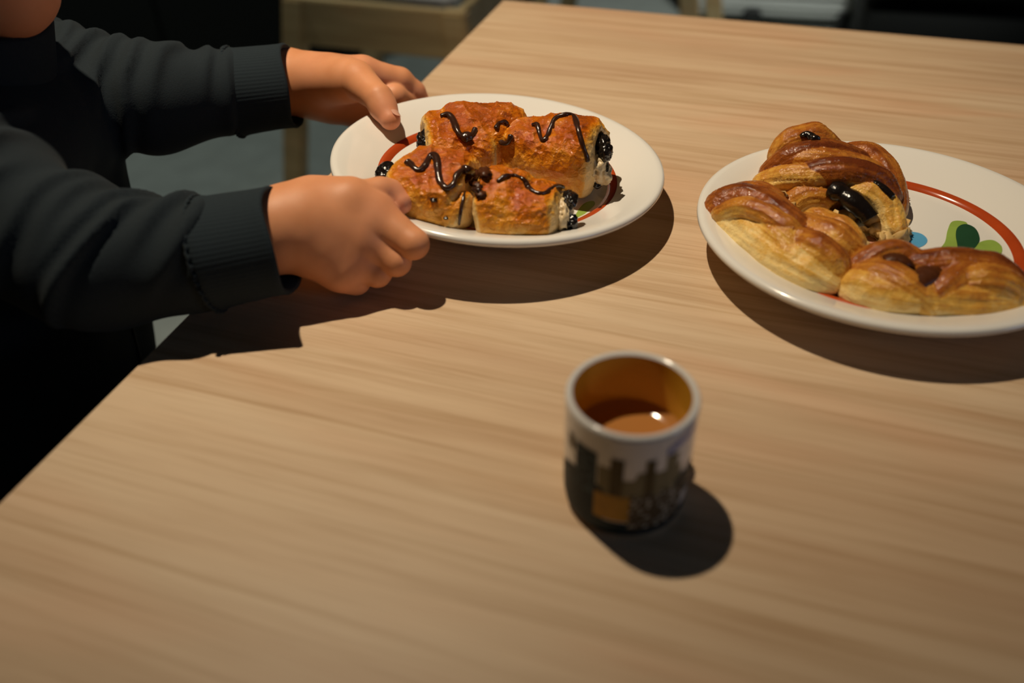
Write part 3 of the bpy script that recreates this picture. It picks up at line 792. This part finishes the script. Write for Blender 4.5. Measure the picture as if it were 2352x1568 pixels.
ha = FACE + math.radians(152)
P = np.array([(r * math.cos(ha), r * math.sin(ha), z) for r, z in hp]); V, F = tube(P, 0.0036, 12); obj('handle', V + tz(MUG), F, M_MUG, mug)
def patch(name, s0, s1, z0, z1, mat, lift=0.00015, skew=0.0, topfn=None):
    a0, a1 = az(s0), az(s1); n = max(3, int(abs(a1 - a0) / 0.06)); k = 6
    V = []; F = []
    for i in range(n + 1):
        a = a0 + (a1 - a0) * i / n
        zt = z1 + skew * (i / n) if topfn is None else topfn(i / n)
        zb = z0 + skew * (i / n)
        for j in range(k + 1):
            z = zb + (zt - zb) * j / k
            r = mug_r(z) + lift; V.append((r * math.cos(a), r * math.sin(a), z))
    for i in range(n):
        for j in range(k):
            F.append([i * (k + 1) + j, (i + 1) * (k + 1) + j, (i + 1) * (k + 1) + j + 1, i * (k + 1) + j + 1])
    return obj(name, np.array(V) + tz(MUG), F, mat, mug)
def speckle(name, a, b, scale):
    mt, N, L, P = nodes(name)
    tc = N.new('ShaderNodeTexCoord'); vo = N.new('ShaderNodeTexVoronoi'); vo.inputs['Scale'].default_value = scale
    L.new(tc.outputs['Object'], vo.inputs['Vector'])
    r = ramp(N, [(0.25, b), (0.42, a)]); L.new(vo.outputs['Distance'], r.inputs[0]); L.new(r.outputs[0], P.inputs['Base Color'])
    P.inputs['Roughness'].default_value = 0.5; P.inputs['Specular IOR Level'].default_value = 0.15; return mt
M_NAVY = plain('navy_print', (0.012, 0.024, 0.032), 0.5, spec=0.15, var=0.4, bscale=180)
M_TOWER = speckle('blue_tower_print', (0.014, 0.030, 0.042), (0.06, 0.10, 0.12), 260)
M_BROWN = plain('brown_tower_print', (0.10, 0.075, 0.035), 0.5, spec=0.15, var=0.5, bscale=160)
M_OLIVE = plain('grey_skyline_print', (0.22, 0.19, 0.11), 0.5, spec=0.15, var=0.35, bscale=140)
M_OCHRE = plain('ochre_print', (0.42, 0.23, 0.04), 0.5, spec=0.15, var=0.3, bscale=150)
M_CROWD = speckle('crowd_print', (0.085, 0.065, 0.040), (0.42, 0.40, 0.34), 330)
M_INK = plain('blue_ink', (0.16, 0.22, 0.50), 0.25)
random.seed(4)
def skyline(lo, hi, n, seed):
    rr = random.Random(seed); hs = [rr.uniform(lo, hi) for _ in range(n)]
    return lambda t: hs[min(n - 1, int(t * n))]
patch('printed_skyline', -0.40, 0.80, 0.024, 0.046, M_OLIVE, 0.00010, topfn=skyline(0.042, 0.049, 9, 2))
patch('printed_hill', -0.985, -0.30, 0.0035, 0.034, M_NAVY, 0.00013, topfn=lambda t: 0.028 + 0.010 * math.sin(t * 2.6))
patch('printed_base', -0.92, 0.97, 0.0026, 0.0125, M_NAVY, 0.00020)
patch('printed_tower', -0.75, -0.42, 0.026, 0.0555, M_TOWER, 0.00022)
patch('printed_statue', -0.87, -0.78, 0.047, 0.056, M_BROWN, 0.00020)
patch('printed_tower', -0.22, -0.02, 0.030, 0.0555, M_BROWN, 0.00024)
patch('printed_tower', 0.29, 0.43, 0.030, 0.0555, M_BROWN, 0.00024)
patch('printed_tower', 0.58, 0.74, 0.030, 0.0555, M_OLIVE, 0.00024)
patch('printed_bus', -0.44, 0.22, 0.0135, 0.031, M_OCHRE, 0.00028)
patch('printed_crowd', 0.10, 0.86, 0.008, 0.034, M_CROWD, 0.00032, topfn=skyline(0.030, 0.037, 8, 7))
patch('printed_tree', 0.74, 0.97, 0.022, 0.042, M_NAVY, 0.00030, topfn=skyline(0.034, 0.043, 5, 3))
for s0, s1, z0, sk in ((0.57, 0.66, 0.0555, 0.0015), (0.63, 0.76, 0.0570, 0.0025), (0.72, 0.86, 0.0580, 0.003), (0.82, 0.93, 0.0590, 0.003)):
    patch('printed_script', s0, s1, z0, z0 + 0.0045, M_INK, 0.00022, skew=sk)

# ------------------------------------------------------------------ the child
def A4(px, py, z, r): return (*at(px, py, z), r)
person = empty('person', (-0.43, 0.62, 0.0), 'child in a charcoal sweatshirt holding the tilted plate in both hands', 'person')

def hand(palm, fingers, thumb, arm, grooves, h=0.00115, kpalm=0.011):
    pts = np.vstack([np.array(palm).reshape(-1, 4)] + [np.array(f) for f in fingers] + [np.array(thumb), np.array(arm)])
    lo = pts[:, :3].min(0) - 0.034; hi = pts[:, :3].max(0) + 0.034
    G = grid(lo, hi, h)
    D = chain(G, arm, 0.012)
    for a, b in palm: D = smin(D, capsule(G, a[:3], b[:3], a[3], b[3]), kpalm)
    dp = D
    out = dp
    for f in fingers:
        out = np.minimum(out, smin(dp, chain(G, f, 0.003), 0.006))
    tb = chain(G, thumb[:2], 0.004); td = chain(G, thumb[1:], 0.004)
    out = np.minimum(smin(out, tb, 0.010), smin(td, tb, 0.004))
    for a, b, r in grooves: out = smax(out, -capsule(G, a, b, r, r), 0.003)
    V, F = nets(out, lo, h); V = relax(V, F, 2, 0.5)
    tips = np.array([f[k][:3] for f in list(fingers) + [thumb] for k in (0, -1)])
    fl = np.exp(-(((V[:, None] - tips[None]) ** 2).sum(-1).min(1)) / (2 * 0.011 ** 2))
    return V, F, 0.55 * fl

# near (right) hand: thumb on the rim, fingers curled below it
wr_n = A4(650, 526, 0.050, 0.0258)
mcp = [A4(860, 500, 0.050, 0.0155), A4(836, 545, 0.040, 0.0155), A4(808, 588, 0.030, 0.0150), A4(780, 616, 0.023, 0.0140)]
pip = [A4(950, 560, 0.040, 0.0100), A4(910, 600, 0.028, 0.0098), A4(866, 626, 0.020, 0.0096), A4(818, 644, 0.014, 0.0094)]
def under(p, dx, dy, dz, r): return (p[0] + dx, p[1] + dy, p[2] + dz, r)
fing = []
for i, (a, b) in enumerate(zip(mcp, pip)):
    c = under(b, -0.004, 0.020, -0.007 + 0.002 * i, 0.0086)
    e = under(c, 0.006, 0.016, 0.000, 0.0076)
    c = (c[0], c[1], max(c[2], 0.0098), c[3]); e = (e[0], e[1], max(e[2], 0.0090), e[3])
    fing.append([a, b, c, e])
palm = [(A4(705, 490, 0.056, 0.021), A4(850, 492, 0.052, 0.0165)), (A4(715, 520, 0.049, 0.023), A4(828, 538, 0.043, 0.0170)),
        (A4(722, 552, 0.041, 0.021), A4(800, 580, 0.033, 0.0165)), (A4(745, 588, 0.033, 0.0165), A4(784, 622, 0.024, 0.0145)),
        (A4(740, 476, 0.055, 0.018), A4(800, 462, 0.060, 0.0128))]
thumb = [A4(730, 474, 0.056, 0.017), A4(806, 458, 0.062, 0.0128), A4(874, 442, 0.0605, 0.0099), A4(897, 445, 0.0575, 0.0092), A4(920, 466, 0.0535, 0.0080)]
arm_n = [A4(520, 562, 0.044, 0.0285), wr_n, A4(705, 522, 0.048, 0.0250)]
gn = []
Vn, Fn, fln = hand(palm, fing, thumb, arm_n, gn)

# far (left) hand: palm side seen, thumb lying over the rim
wr_f = A4(668, 188, 0.048, 0.0262)
mcp = [A4(838, 170, 0.056, 0.0150), A4(838, 205, 0.040, 0.0150), A4(830, 235, 0.027, 0.0140), A4(815, 256, 0.018, 0.0130)]
f_idx = [A4(838, 172, 0.056, 0.0150), A4(918, 186, 0.046, 0.0118), A4(952, 212, 0.034, 0.0100), A4(966, 232, 0.026, 0.0085)]
f_mid = [mcp[1], A4(905, 222, 0.038, 0.0112), A4(948, 240, 0.024, 0.0098), A4(975, 262, 0.017, 0.0085)]
f_rin = [mcp[2], A4(880, 262, 0.022, 0.0108), A4(915, 280, 0.014, 0.0092), A4(940, 296, 0.012, 0.0080)]
f_pin = [mcp[3], A4(850, 282, 0.014, 0.0096), A4(876, 300, 0.011, 0.0085), A4(895, 312, 0.010, 0.0075)]
palm = [(A4(715, 172, 0.058, 0.0185), A4(828, 172, 0.056, 0.0165)), (A4(715, 195, 0.048, 0.019), A4(828, 205, 0.042, 0.0165)),
        (A4(715, 212, 0.038, 0.018), A4(815, 234, 0.030, 0.0155)), (A4(722, 228, 0.030, 0.0165), A4(800, 250, 0.022, 0.0145)),
        (A4(738, 190, 0.052, 0.019), A4(800, 186, 0.062, 0.0175)), (A4(735, 225, 0.036, 0.016), A4(760, 235, 0.030, 0.0155))]
thumb = [A4(752, 182, 0.058, 0.0185), A4(820, 184, 0.066, 0.0155), A4(870, 226, 0.063, 0.0112), A4(880, 246, 0.058, 0.0108), A4(896, 274, 0.052, 0.0086)]
arm_f = [A4(560, 200, 0.050, 0.0275), wr_f, A4(715, 192, 0.047, 0.0235)]
gf = []
Vf, Ff, flf = hand(palm, [f_idx, f_mid, f_rin, f_pin], thumb, arm_f, gf)

# head, neck, trunk and arms under the clothes
sh_n, el_n = at(-60, 480, 0.075), at(205, 595, 0.046)
sh_f, el_f = at(130, 205, 0.068), at(340, 228, 0.058)
lo, hi = np.array([-0.54, 0.44, -0.30]), np.array([-0.16, 0.82, 0.36]); h = 0.005
G = grid(lo, hi, h)
D = capsule(G, (-0.425, 0.575, -0.22), (-0.41, 0.575, 0.03), 0.062, 0.070)
D = smin(D, capsule(G, (-0.425, 0.645, -0.22), (-0.41, 0.665, 0.03), 0.058, 0.070), 0.04)
D = smin(D, capsule(G, sh_n, sh_f, 0.034, 0.034), 0.02)
D = smin(D, capsule(G, (-0.405, 0.62, 0.07), (-0.375, 0.615, 0.16), 0.034, 0.032), 0.012)
skull = ellipsoid(G, (-0.375, 0.612, 0.262), (0.082, 0.070, 0.082))
jaw = capsule(G, (-0.345, 0.610, 0.190), (-0.335, 0.608, 0.177), 0.050, 0.036)
head = smin(skull, jaw, 0.03)
for yy in (0.580, 0.638): head = smin(head, ellipsoid(G, (-0.323, yy, 0.212), (0.030, 0.026, 0.028)), 0.015)
head = smin(head, capsule(G, (-0.296, 0.610, 0.245), (-0.280, 0.609, 0.218), 0.008, 0.011), 0.010)
for yy in (0.585, 0.635): head = smax(head, -ellipsoid(G, (-0.290, yy, 0.245), (0.010, 0.012, 0.009)), 0.006)
head = smax(head, -capsule(G, (-0.290, 0.595, 0.193), (-0.290, 0.623, 0.193), 0.004, 0.004), 0.004)
for yy in (0.540, 0.684): head = smin(head, ellipsoid(G, (-0.385, yy, 0.236), (0.014, 0.010, 0.022)), 0.006)
D = smin(D, head, 0.012)
for s_, e_, a_ in ((sh_n, el_n, arm_n), (sh_f, el_f, arm_f)):
    D = smin(D, capsule(G, s_, e_, 0.034, 0.029), 0.012); D = smin(D, capsule(G, e_, a_[0][:3], 0.029, 0.027), 0.012)
Vb, Fb = nets(D, lo, h); Vb = relax(Vb, Fb, 2, 0.5)
V, F = join((Vb, Fb.tolist()), (Vn, Fn.tolist()), (Vf, Ff.tolist()))
obj('body', tz(V), F, M_SKIN, person, attr={'flush': np.r_[np.full(len(Vb), 0.1), fln, flf]})
# hair and eyes
G = grid((-0.49, 0.51, 0.17), (-0.26, 0.72, 0.37), 0.005)
D = ellipsoid(G, (-0.380, 0.612, 0.268), (0.088, 0.077, 0.087)) + 0.0025 * vn(G * [1, 1, 0.3], 0.012, 3)
D = smax(D, -((G[..., 0] + 0.300) * -0.8 + (G[..., 2] - 0.285) * 0.9 + 0.0), 0.008)
V, F = nets(D, np.array((-0.49, 0.51, 0.17)), 0.005); obj('hair', tz(relax(V, F, 1)), F, M_HAIR, person)
for yy in (0.587, 0.633):
    V, F = chunk((0, 0, 0), (0.008, 0.009, 0.008), 1, 3); obj('eye', tz(V * 1.0 + [-0.304, yy, 0.245]), F, M_CHOCBAR, person)
# thumb nails
def nail(p0, p1, up, r, wdt=0.62):
    p0, p1 = np.array(p0[:3]), np.array(p1[:3]); d = p1 - p0; d /= np.linalg.norm(d)
    up = np.asarray(up, float); up -= (up @ d) * d; up /= np.linalg.norm(up); s_ = np.cross(d, up)
    V = []; F = []; n, k = 7, 9
    for i in range(k):
        t = -1 + 2 * i / (k - 1); wd = (1 - abs(t) ** 3 * 0.55) * wdt
        for j in range(n):
            a = (-1 + 2 * j / (n - 1)) * wd
            V.append(p1 + d * (t * 0.55 * r) + r * 1.04 * (math.cos(a) * up + math.sin(a) * s_))
    for i in range(k - 1):
        for j in range(n - 1): F.append([i * n + j, i * n + j + 1, (i + 1) * n + j + 1, (i + 1) * n + j])
    return np.array(V), F
V, F = nail(thumb[3], thumb[4], (0.75, -0.15, 0.55), 0.0086); obj('thumbnail', tz(V), F, M_NAIL, person)

# sweatshirt: trunk and two wrinkled sleeves, open at the cuffs
cn0, cn1 = at(486, 582, 0.044), at(646, 552, 0.0500)
cf0, cf1 = at(543, 212, 0.048), at(670, 198, 0.0505)
lo, hi = np.array([-0.56, 0.40, -0.26]), np.array([-0.165, 0.84, 0.15]); h = 0.0029
G = grid(lo, hi, h)
D = capsule(G, (-0.425, 0.575, -0.24), (-0.411, 0.572, 0.03), 0.080, 0.087)
D = smin(D, capsule(G, (-0.425, 0.645, -0.24), (-0.411, 0.668, 0.03), 0.074, 0.087), 0.04)
D = smin(D, capsule(G, sh_n, sh_f, 0.048, 0.048), 0.03)
arms = []
for s_, e_, c_ in ((sh_n, el_n, cn0), (sh_f, el_f, cf0)):
    a = capsule(G, s_, e_, 0.050, 0.0425); a = smin(a, capsule(G, e_, c_, 0.0415, 0.0355), 0.02); arms.append(a)
    ax = (c_ - e_) / np.linalg.norm(c_ - e_)
    a = smax(a, (G - c_) @ ax - 0.002, 0.003)
    D = smin(D, a, 0.012)
ng = smin(capsule(G, (-0.405, 0.62, 0.05), (-0.37, 0.615, 0.2), 0.040, 0.044), D * 0 + 1, 0.001)
D = smax(D, -ng, 0.006)
D = smax(D, -0.235 - G[..., 2], 0.004)
V, F = nets(D, lo, h); V = relax(V, F, 1, 0.5); N = normals(V, F)
disp = np.zeros(len(V))
rnd = random.Random(12)
for s_, e_, c_, sd in ((sh_n, el_n, cn0, 3), (sh_f, el_f, cf0, 8)):
    # folds pushed up across each sleeve: position along the arm, slant, width, height, where round the arm it sits
    ax = (c_ - s_); Ln = np.linalg.norm(ax); ax = ax / Ln
    sx = np.cross(ax, [0, 0, 1.0]); sx /= np.linalg.norm(sx); ux = np.cross(sx, ax)
    q = V - s_; t = q @ ax; rad = q - t[:, None] * ax
    dist = np.linalg.norm(q - np.clip(t, 0, Ln)[:, None] * ax, axis=1)
    phi = np.arctan2(rad @ sx, rad @ ux)                   # 0 on top, + towards the camera
    mask = np.clip((t + 0.03) / 0.04, 0, 1) * np.clip((0.095 - dist) / 0.02, 0, 1) * np.clip((Ln + 0.003 - t) / 0.01, 0, 1)
    wob = 0.004 * vn(V, 0.03, sd + 4)
    t0 = 0.0
    while t0 < Ln + 0.004:
        amp = rnd.uniform(0.0045, 0.0085) * (1.15 - 0.45 * t0 / Ln); wd = rnd.uniform(0.0042, 0.0072)
        sl = rnd.uniform(-0.022, 0.004); p0 = rnd.uniform(-0.5, 1.4); pw = rnd.uniform(0.9, 1.6)
        dphi = (phi - p0 + math.pi) % (2 * math.pi) - math.pi
        u = (t + wob - t0 - sl * phi) / wd
        g = np.where(u > 0, np.exp(-(u * 1.5) ** 2), np.exp(-(u * 0.75) ** 2))
        disp += mask * amp * (g - 0.25 * np.exp(-((u - 1.6) / 1.0) ** 2)) * np.exp(-(dphi / pw) ** 4)
        t0 += rnd.uniform(0.012, 0.024)
disp += 0.0022 * vn(V, 0.04, 77)
V = V + N * disp[:, None]
obj('sweatshirt', tz(V), F, M_SHIRT, person)
def cuff(c0, c1, r0, r1, ruffle, nm='sleeve_cuff'):
    ax = (c1 - c0); Ln = np.linalg.norm(ax); ax = ax / Ln
    s_ = np.cross(ax, [0, 0, 1.0]); s_ /= np.linalg.norm(s_); b_ = np.cross(s_, ax)
    n = 300; prof = [(-0.006, r0 * 0.97), (-0.003, r0 * 1.02), (0.0, r0 * 1.05), (0.004, r0 * 1.02), (Ln * 0.35, r0 * 1.0), (Ln * 0.7, (r0 + r1) / 2), (Ln - 0.004, r1 * 1.02), (Ln - 0.001, r1 * 1.035), (Ln + 0.001, r1 * 1.0), (Ln, r1 * 0.93), (Ln - 0.012, r1 * 0.88), (Ln - 0.03, r1 * 0.86)]
    V = []; F = []
    for t, r in prof:
        for j in range(n):
            a = 2 * math.pi * j / n
            rr = r * (1 + 0.0032 * math.cos(a * 75) * (1 if t < Ln - 0.003 else 0.3) + 0.02 * math.sin(2 * a + 1) + 0.012 * math.sin(3 * a + t * 60))
            V.append(c0 + ax * (t + 0.0018 * math.sin(3 * a + 0.5)) + rr * (math.cos(a) * s_ + math.sin(a) * b_))
    for i in range(len(prof) - 1):
        for j in range(n): F.append([i * n + j, i * n + (j + 1) % n, (i + 1) * n + (j + 1) % n, (i + 1) * n + j])
    c = obj(nm, tz(np.array(V)), F, M_CUFF, person)
    # overlocked seam where the cuff meets the sleeve
    P = []
    for j in range(121):
        a = 2 * math.pi * j / 120; rr = r0 * (1.055 + 0.02 * math.sin(2 * a + 1))
        P.append(c0 + ax * (-0.002 + 0.0016 * ruffle * math.sin(j * 2.1)) + rr * (math.cos(a) * s_ + math.sin(a) * b_))
    V, F = tube(np.array(P), 0.0013 * (1 + 0.35 * np.sin(np.arange(121) * 2.1)), 6, caps=False)
    obj('cuff_seam', tz(V), F, M_CUFF, c)
cuff(cn0, cn1, 0.0362, 0.0345, 0.5)
cuff(cf0, cf1, 0.0368, 0.0355, 1.0)
# collar with its zip
cp = [(0.066, -0.045), (0.062, -0.02), (0.057, 0.010), (0.054, 0.046), (0.051, 0.049), (0.049, 0.044), (0.050, 0.005), (0.052, -0.03)]
V, F = lathe(cp, 64); ca = math.radians(20)
Ry = np.array([[math.cos(ca), 0, math.sin(ca)], [0, 1, 0], [-math.sin(ca), 0, math.cos(ca)]])
obj('collar', tz(V @ Ry.T + [-0.386, 0.616, 0.116]), F, M_SHIRT, person)
P = spline([(-0.338, 0.618, 0.112), (-0.328, 0.617, 0.070), (-0.324, 0.617, 0.02), (-0.334, 0.617, -0.08), (-0.343, 0.617, -0.2)], 8)
V, F = tube(P, 0.0028, 6); z_ = obj('zip', tz(V), F, M_BLACK2, person)
V, F = box((-0.322, 0.612, 0.062), (0.003, 0.005, 0.012), bevel=0.001); obj('zip_pull', tz(V), F, M_STEEL, z_)
# trousers and shoes, seated
lo, hi = np.array([-0.54, 0.48, -0.75]), np.array([-0.06, 0.77, -0.18]); h = 0.006
G = grid(lo, hi, h); D = capsule(G, (-0.43, 0.585, -0.235), (-0.43, 0.645, -0.235), 0.070, 0.070)
for yy in (0.580, 0.650):
    D = smin(D, capsule(G, (-0.41, yy, -0.240), (-0.16, yy, -0.245), 0.058, 0.048), 0.02)
    D = smin(D, capsule(G, (-0.16, yy, -0.245), (-0.17, yy, -0.665), 0.046, 0.036), 0.015)
D = smax(D, -0.68 - G[..., 2], 0.004)
V, F = nets(D, lo, h); obj('trousers', tz(relax(V, F, 2)), F, M_TROUSER, person)
for yy in (0.580, 0.660):
    lo = np.array([-0.24, yy - 0.06, -0.76]); G = grid(lo, (0.0, yy + 0.06, -0.64), 0.005)
    D = smin(ellipsoid(G, (-0.12, yy, -0.725), (0.085, 0.034, 0.028)), ellipsoid(G, (-0.175, yy, -0.705), (0.042, 0.036, 0.045)), 0.02)
    D = smax(D, -0.749 - G[..., 2], 0.003)
    V, F = nets(D, lo, 0.005); obj('shoe', tz(relax(V, F, 1)), F, M_RUBBER, person)

# ------------------------------------------------------------------ chairs, cart, sofa, cabinet
seat = empty('dining_chair', (-0.46, 0.62, 0), 'black padded chair the child sits on', 'chair')
V, F = box((-0.46, 0.62, 0.395), (0.40, 0.36, 0.085), bevel=0.02); obj('seat', V, F, M_BLACK, seat)
V, F = box((-0.685, 0.62, 0.62), (0.045, 0.40, 0.48), bevel=0.016); obj('backrest', V, F, M_BLACK, seat)
for sx in (-0.66, -0.28):
    for sy in (0.46, 0.78):
        V, F = tube([(sx, sy, 0.0), (sx, sy, 0.37)], [0.013, 0.019], 12); obj('leg', V, F, M_BLACK2, seat)

def wood_chair(name, o, label):
    """splayed-leg chair in oak, apron facing the table; o = foot of its near left leg"""
    o = np.asarray(o, float); ux = np.array([U_DIR[0], U_DIR[1], 0]); vy = np.array([-U_DIR[1], U_DIR[0], 0])
    base = o + 0.25 * ux + 0.22 * vy; base[2] = 0
    t = empty(name, base, label, 'chair', 'oak chairs behind the table')
    t.rotation_euler = (0, 0, ang)
    def P(a, b, z): return o + a * ux + b * vy + np.array([0, 0, z])
    def add(nm, V, F, mat, smooth=False):
        V = (np.asarray(V) - base) @ Rt
        me = bpy.data.meshes.new(nm); me.from_pydata(V.tolist(), [], [list(f) for f in F])
        me.polygons.foreach_set('use_smooth', [smooth] * len(me.polygons)); return link(nm, me, mat, t)
    for (a0, a1, b0, b1, top) in ((0.0, 0.085, 0.0, 0.02, 0.50), (0.56, 0.475, 0.0, 0.02, 0.50), (0.0, 0.085, 0.46, 0.43, 0.86), (0.56, 0.475, 0.46, 0.43, 0.86)):
        bm = bmesh.new(); bmesh.ops.create_cube(bm, size=1.0)
        for v in bm.verts:
            k = v.co.z + 0.5; wdt = 0.055
            z = k * top; kk = z / 0.50
            c = P(a0 + (a1 - a0) * kk, b0 + (b1 - b0) * kk, z)
            v.co = Vector(c + v.co.x * wdt * ux + v.co.y * 0.042 * vy)
        bmesh.ops.bevel(bm, geom=bm.edges[:], offset=0.005, segments=2, affect='EDGES')
        bm.verts.index_update(); add('leg', [v.co[:] for v in bm.verts], [[v.index for v in f.verts] for f in bm.faces], M_CHAIR); bm.free()
    for (a, b, sx, sy) in ((0.28, 0.016, 0.40, 0.024), (0.28, 0.432, 0.40, 0.024), (0.078, 0.225, 0.024, 0.40), (0.482, 0.225, 0.024, 0.40)):
        V, F = box((0, 0, 0), (sx, sy, 0.105), Rt, 0.003); add('apron', V + P(a, b, 0.447), F, M_CHAIR)
    V, F = box((0, 0, 0), (0.37, 0.40, 0.035), Rt, 0.012); add('seat_pad', V + P(0.28, 0.235, 0.512), F, M_PAD, True)
    V, F = box((0, 0, 0), (0.44, 0.022, 0.12), Rt, 0.004); add('back_rail', V + P(0.28, 0.40, 0.79), F, M_CHAIR)
    return t
wood_chair('dining_chair', (-0.562, 2.06, 0), 'light oak chair with a pale seat pad behind the left table corner')
wood_chair('dining_chair', (0.06, 2.787, 0), 'light oak chair seen as one leg beside the white drawer cart')

# white drawer cart on casters
cart = empty('drawer_cart', (1.02, 3.50, 0), 'white drawer cart on black casters behind the far table edge', 'cart')
cx, cy, ca_ = 1.035, 3.46, math.radians(-14)
Rc = np.array([[math.cos(ca_), -math.sin(ca_), 0], [math.sin(ca_), math.cos(ca_), 0], [0, 0, 1]])
def cobj(nm, c, s, mat, bev=0.004, parent=None, R2=None):
    V, F = box(c, s, None, bev); return obj(nm, V @ Rc.T + [cx, cy, 0], F, mat, parent or cart, smooth=False)
cobj('cart_body', (0, 0.02, 0.35), (0.61, 0.40, 0.65), M_WHITE)
for i in range(3):
    dr = cobj('drawer', (0, -0.19, 0.135 + 0.205 * i), (0.58, 0.02, 0.185), M_WHITE)
    for k in range(4): cobj('ridge', (0, -0.2015, 0.075 + 0.205 * i + 0.04 * k), (0.56, 0.006, 0.012), M_WHITE, 0.002, dr)
for x in (-0.07, 0.26):
    for y in (-0.222, 0.235):
        V, F = lathe([(0.0, -0.013), (0.03, -0.013), (0.036, -0.009), (0.036, 0.009), (0.03, 0.013), (0.0, 0.013)], 32)
        V = V[:, [0, 2, 1]] * [1, -1, 1] + [x, y, 0.0365]
        obj('caster', V @ Rc.T + [cx, cy, 0], F, M_RUBBER, cart)

# black bench at the right
so = empty('bench', (1.56, 2.63, 0), 'black upholstered bench beyond the far right end of the table', 'bench')
sa = math.radians(-16); Rs = np.array([[math.cos(sa), -math.sin(sa), 0], [math.sin(sa), math.cos(sa), 0], [0, 0, 1]])
def sobj(nm, c, s, mat, bev): 
    V, F = box(c, s, None, bev); return obj(nm, V @ Rs.T + [1.56, 2.63, 0], F, mat, so, smooth=True)
sobj('seat', (0.15, 0.0, 0.375), (1.30, 0.55, 0.13), M_BLACK, 0.03)
sobj('plinth', (0.15, -0.02, 0.15), (1.24, 0.50, 0.30), M_BLACK2, 0.006)
sobj('backrest', (0.15, 0.27, 0.60), (1.30, 0.10, 0.42), M_BLACK, 0.03)

# black sideboard at the left
sb = empty('sideboard', (-1.35, 3.1, 0), 'black sideboard standing along the back left of the room', 'cabinet')
V, F = box((-1.40, 3.15, 0.47), (1.66, 0.50, 0.86), bevel=0.006); obj('carcass', V, F, M_BLACK2, sb, smooth=False)
V, F = box((-1.40, 3.15, 0.92), (1.70, 0.54, 0.03), bevel=0.004); obj('worktop', V, F, M_BLACK2, sb, smooth=False)
V, F = box((-1.40, 3.17, 0.02), (1.60, 0.44, 0.04)); obj('plinth', V, F, M_BLACK, sb, smooth=False)
for i in range(3):
    V, F = box((-1.955 + 0.555 * i, 2.892, 0.47), (0.535, 0.018, 0.82), bevel=0.003); d_ = obj('door', V, F, M_BLACK2, sb, smooth=False)
    V, F = tube([(-1.955 + 0.555 * i + 0.22, 2.872, 0.62), (-1.955 + 0.555 * i + 0.22, 2.872, 0.78)], 0.006, 10); obj('handle', V, F, M_STEEL, d_)
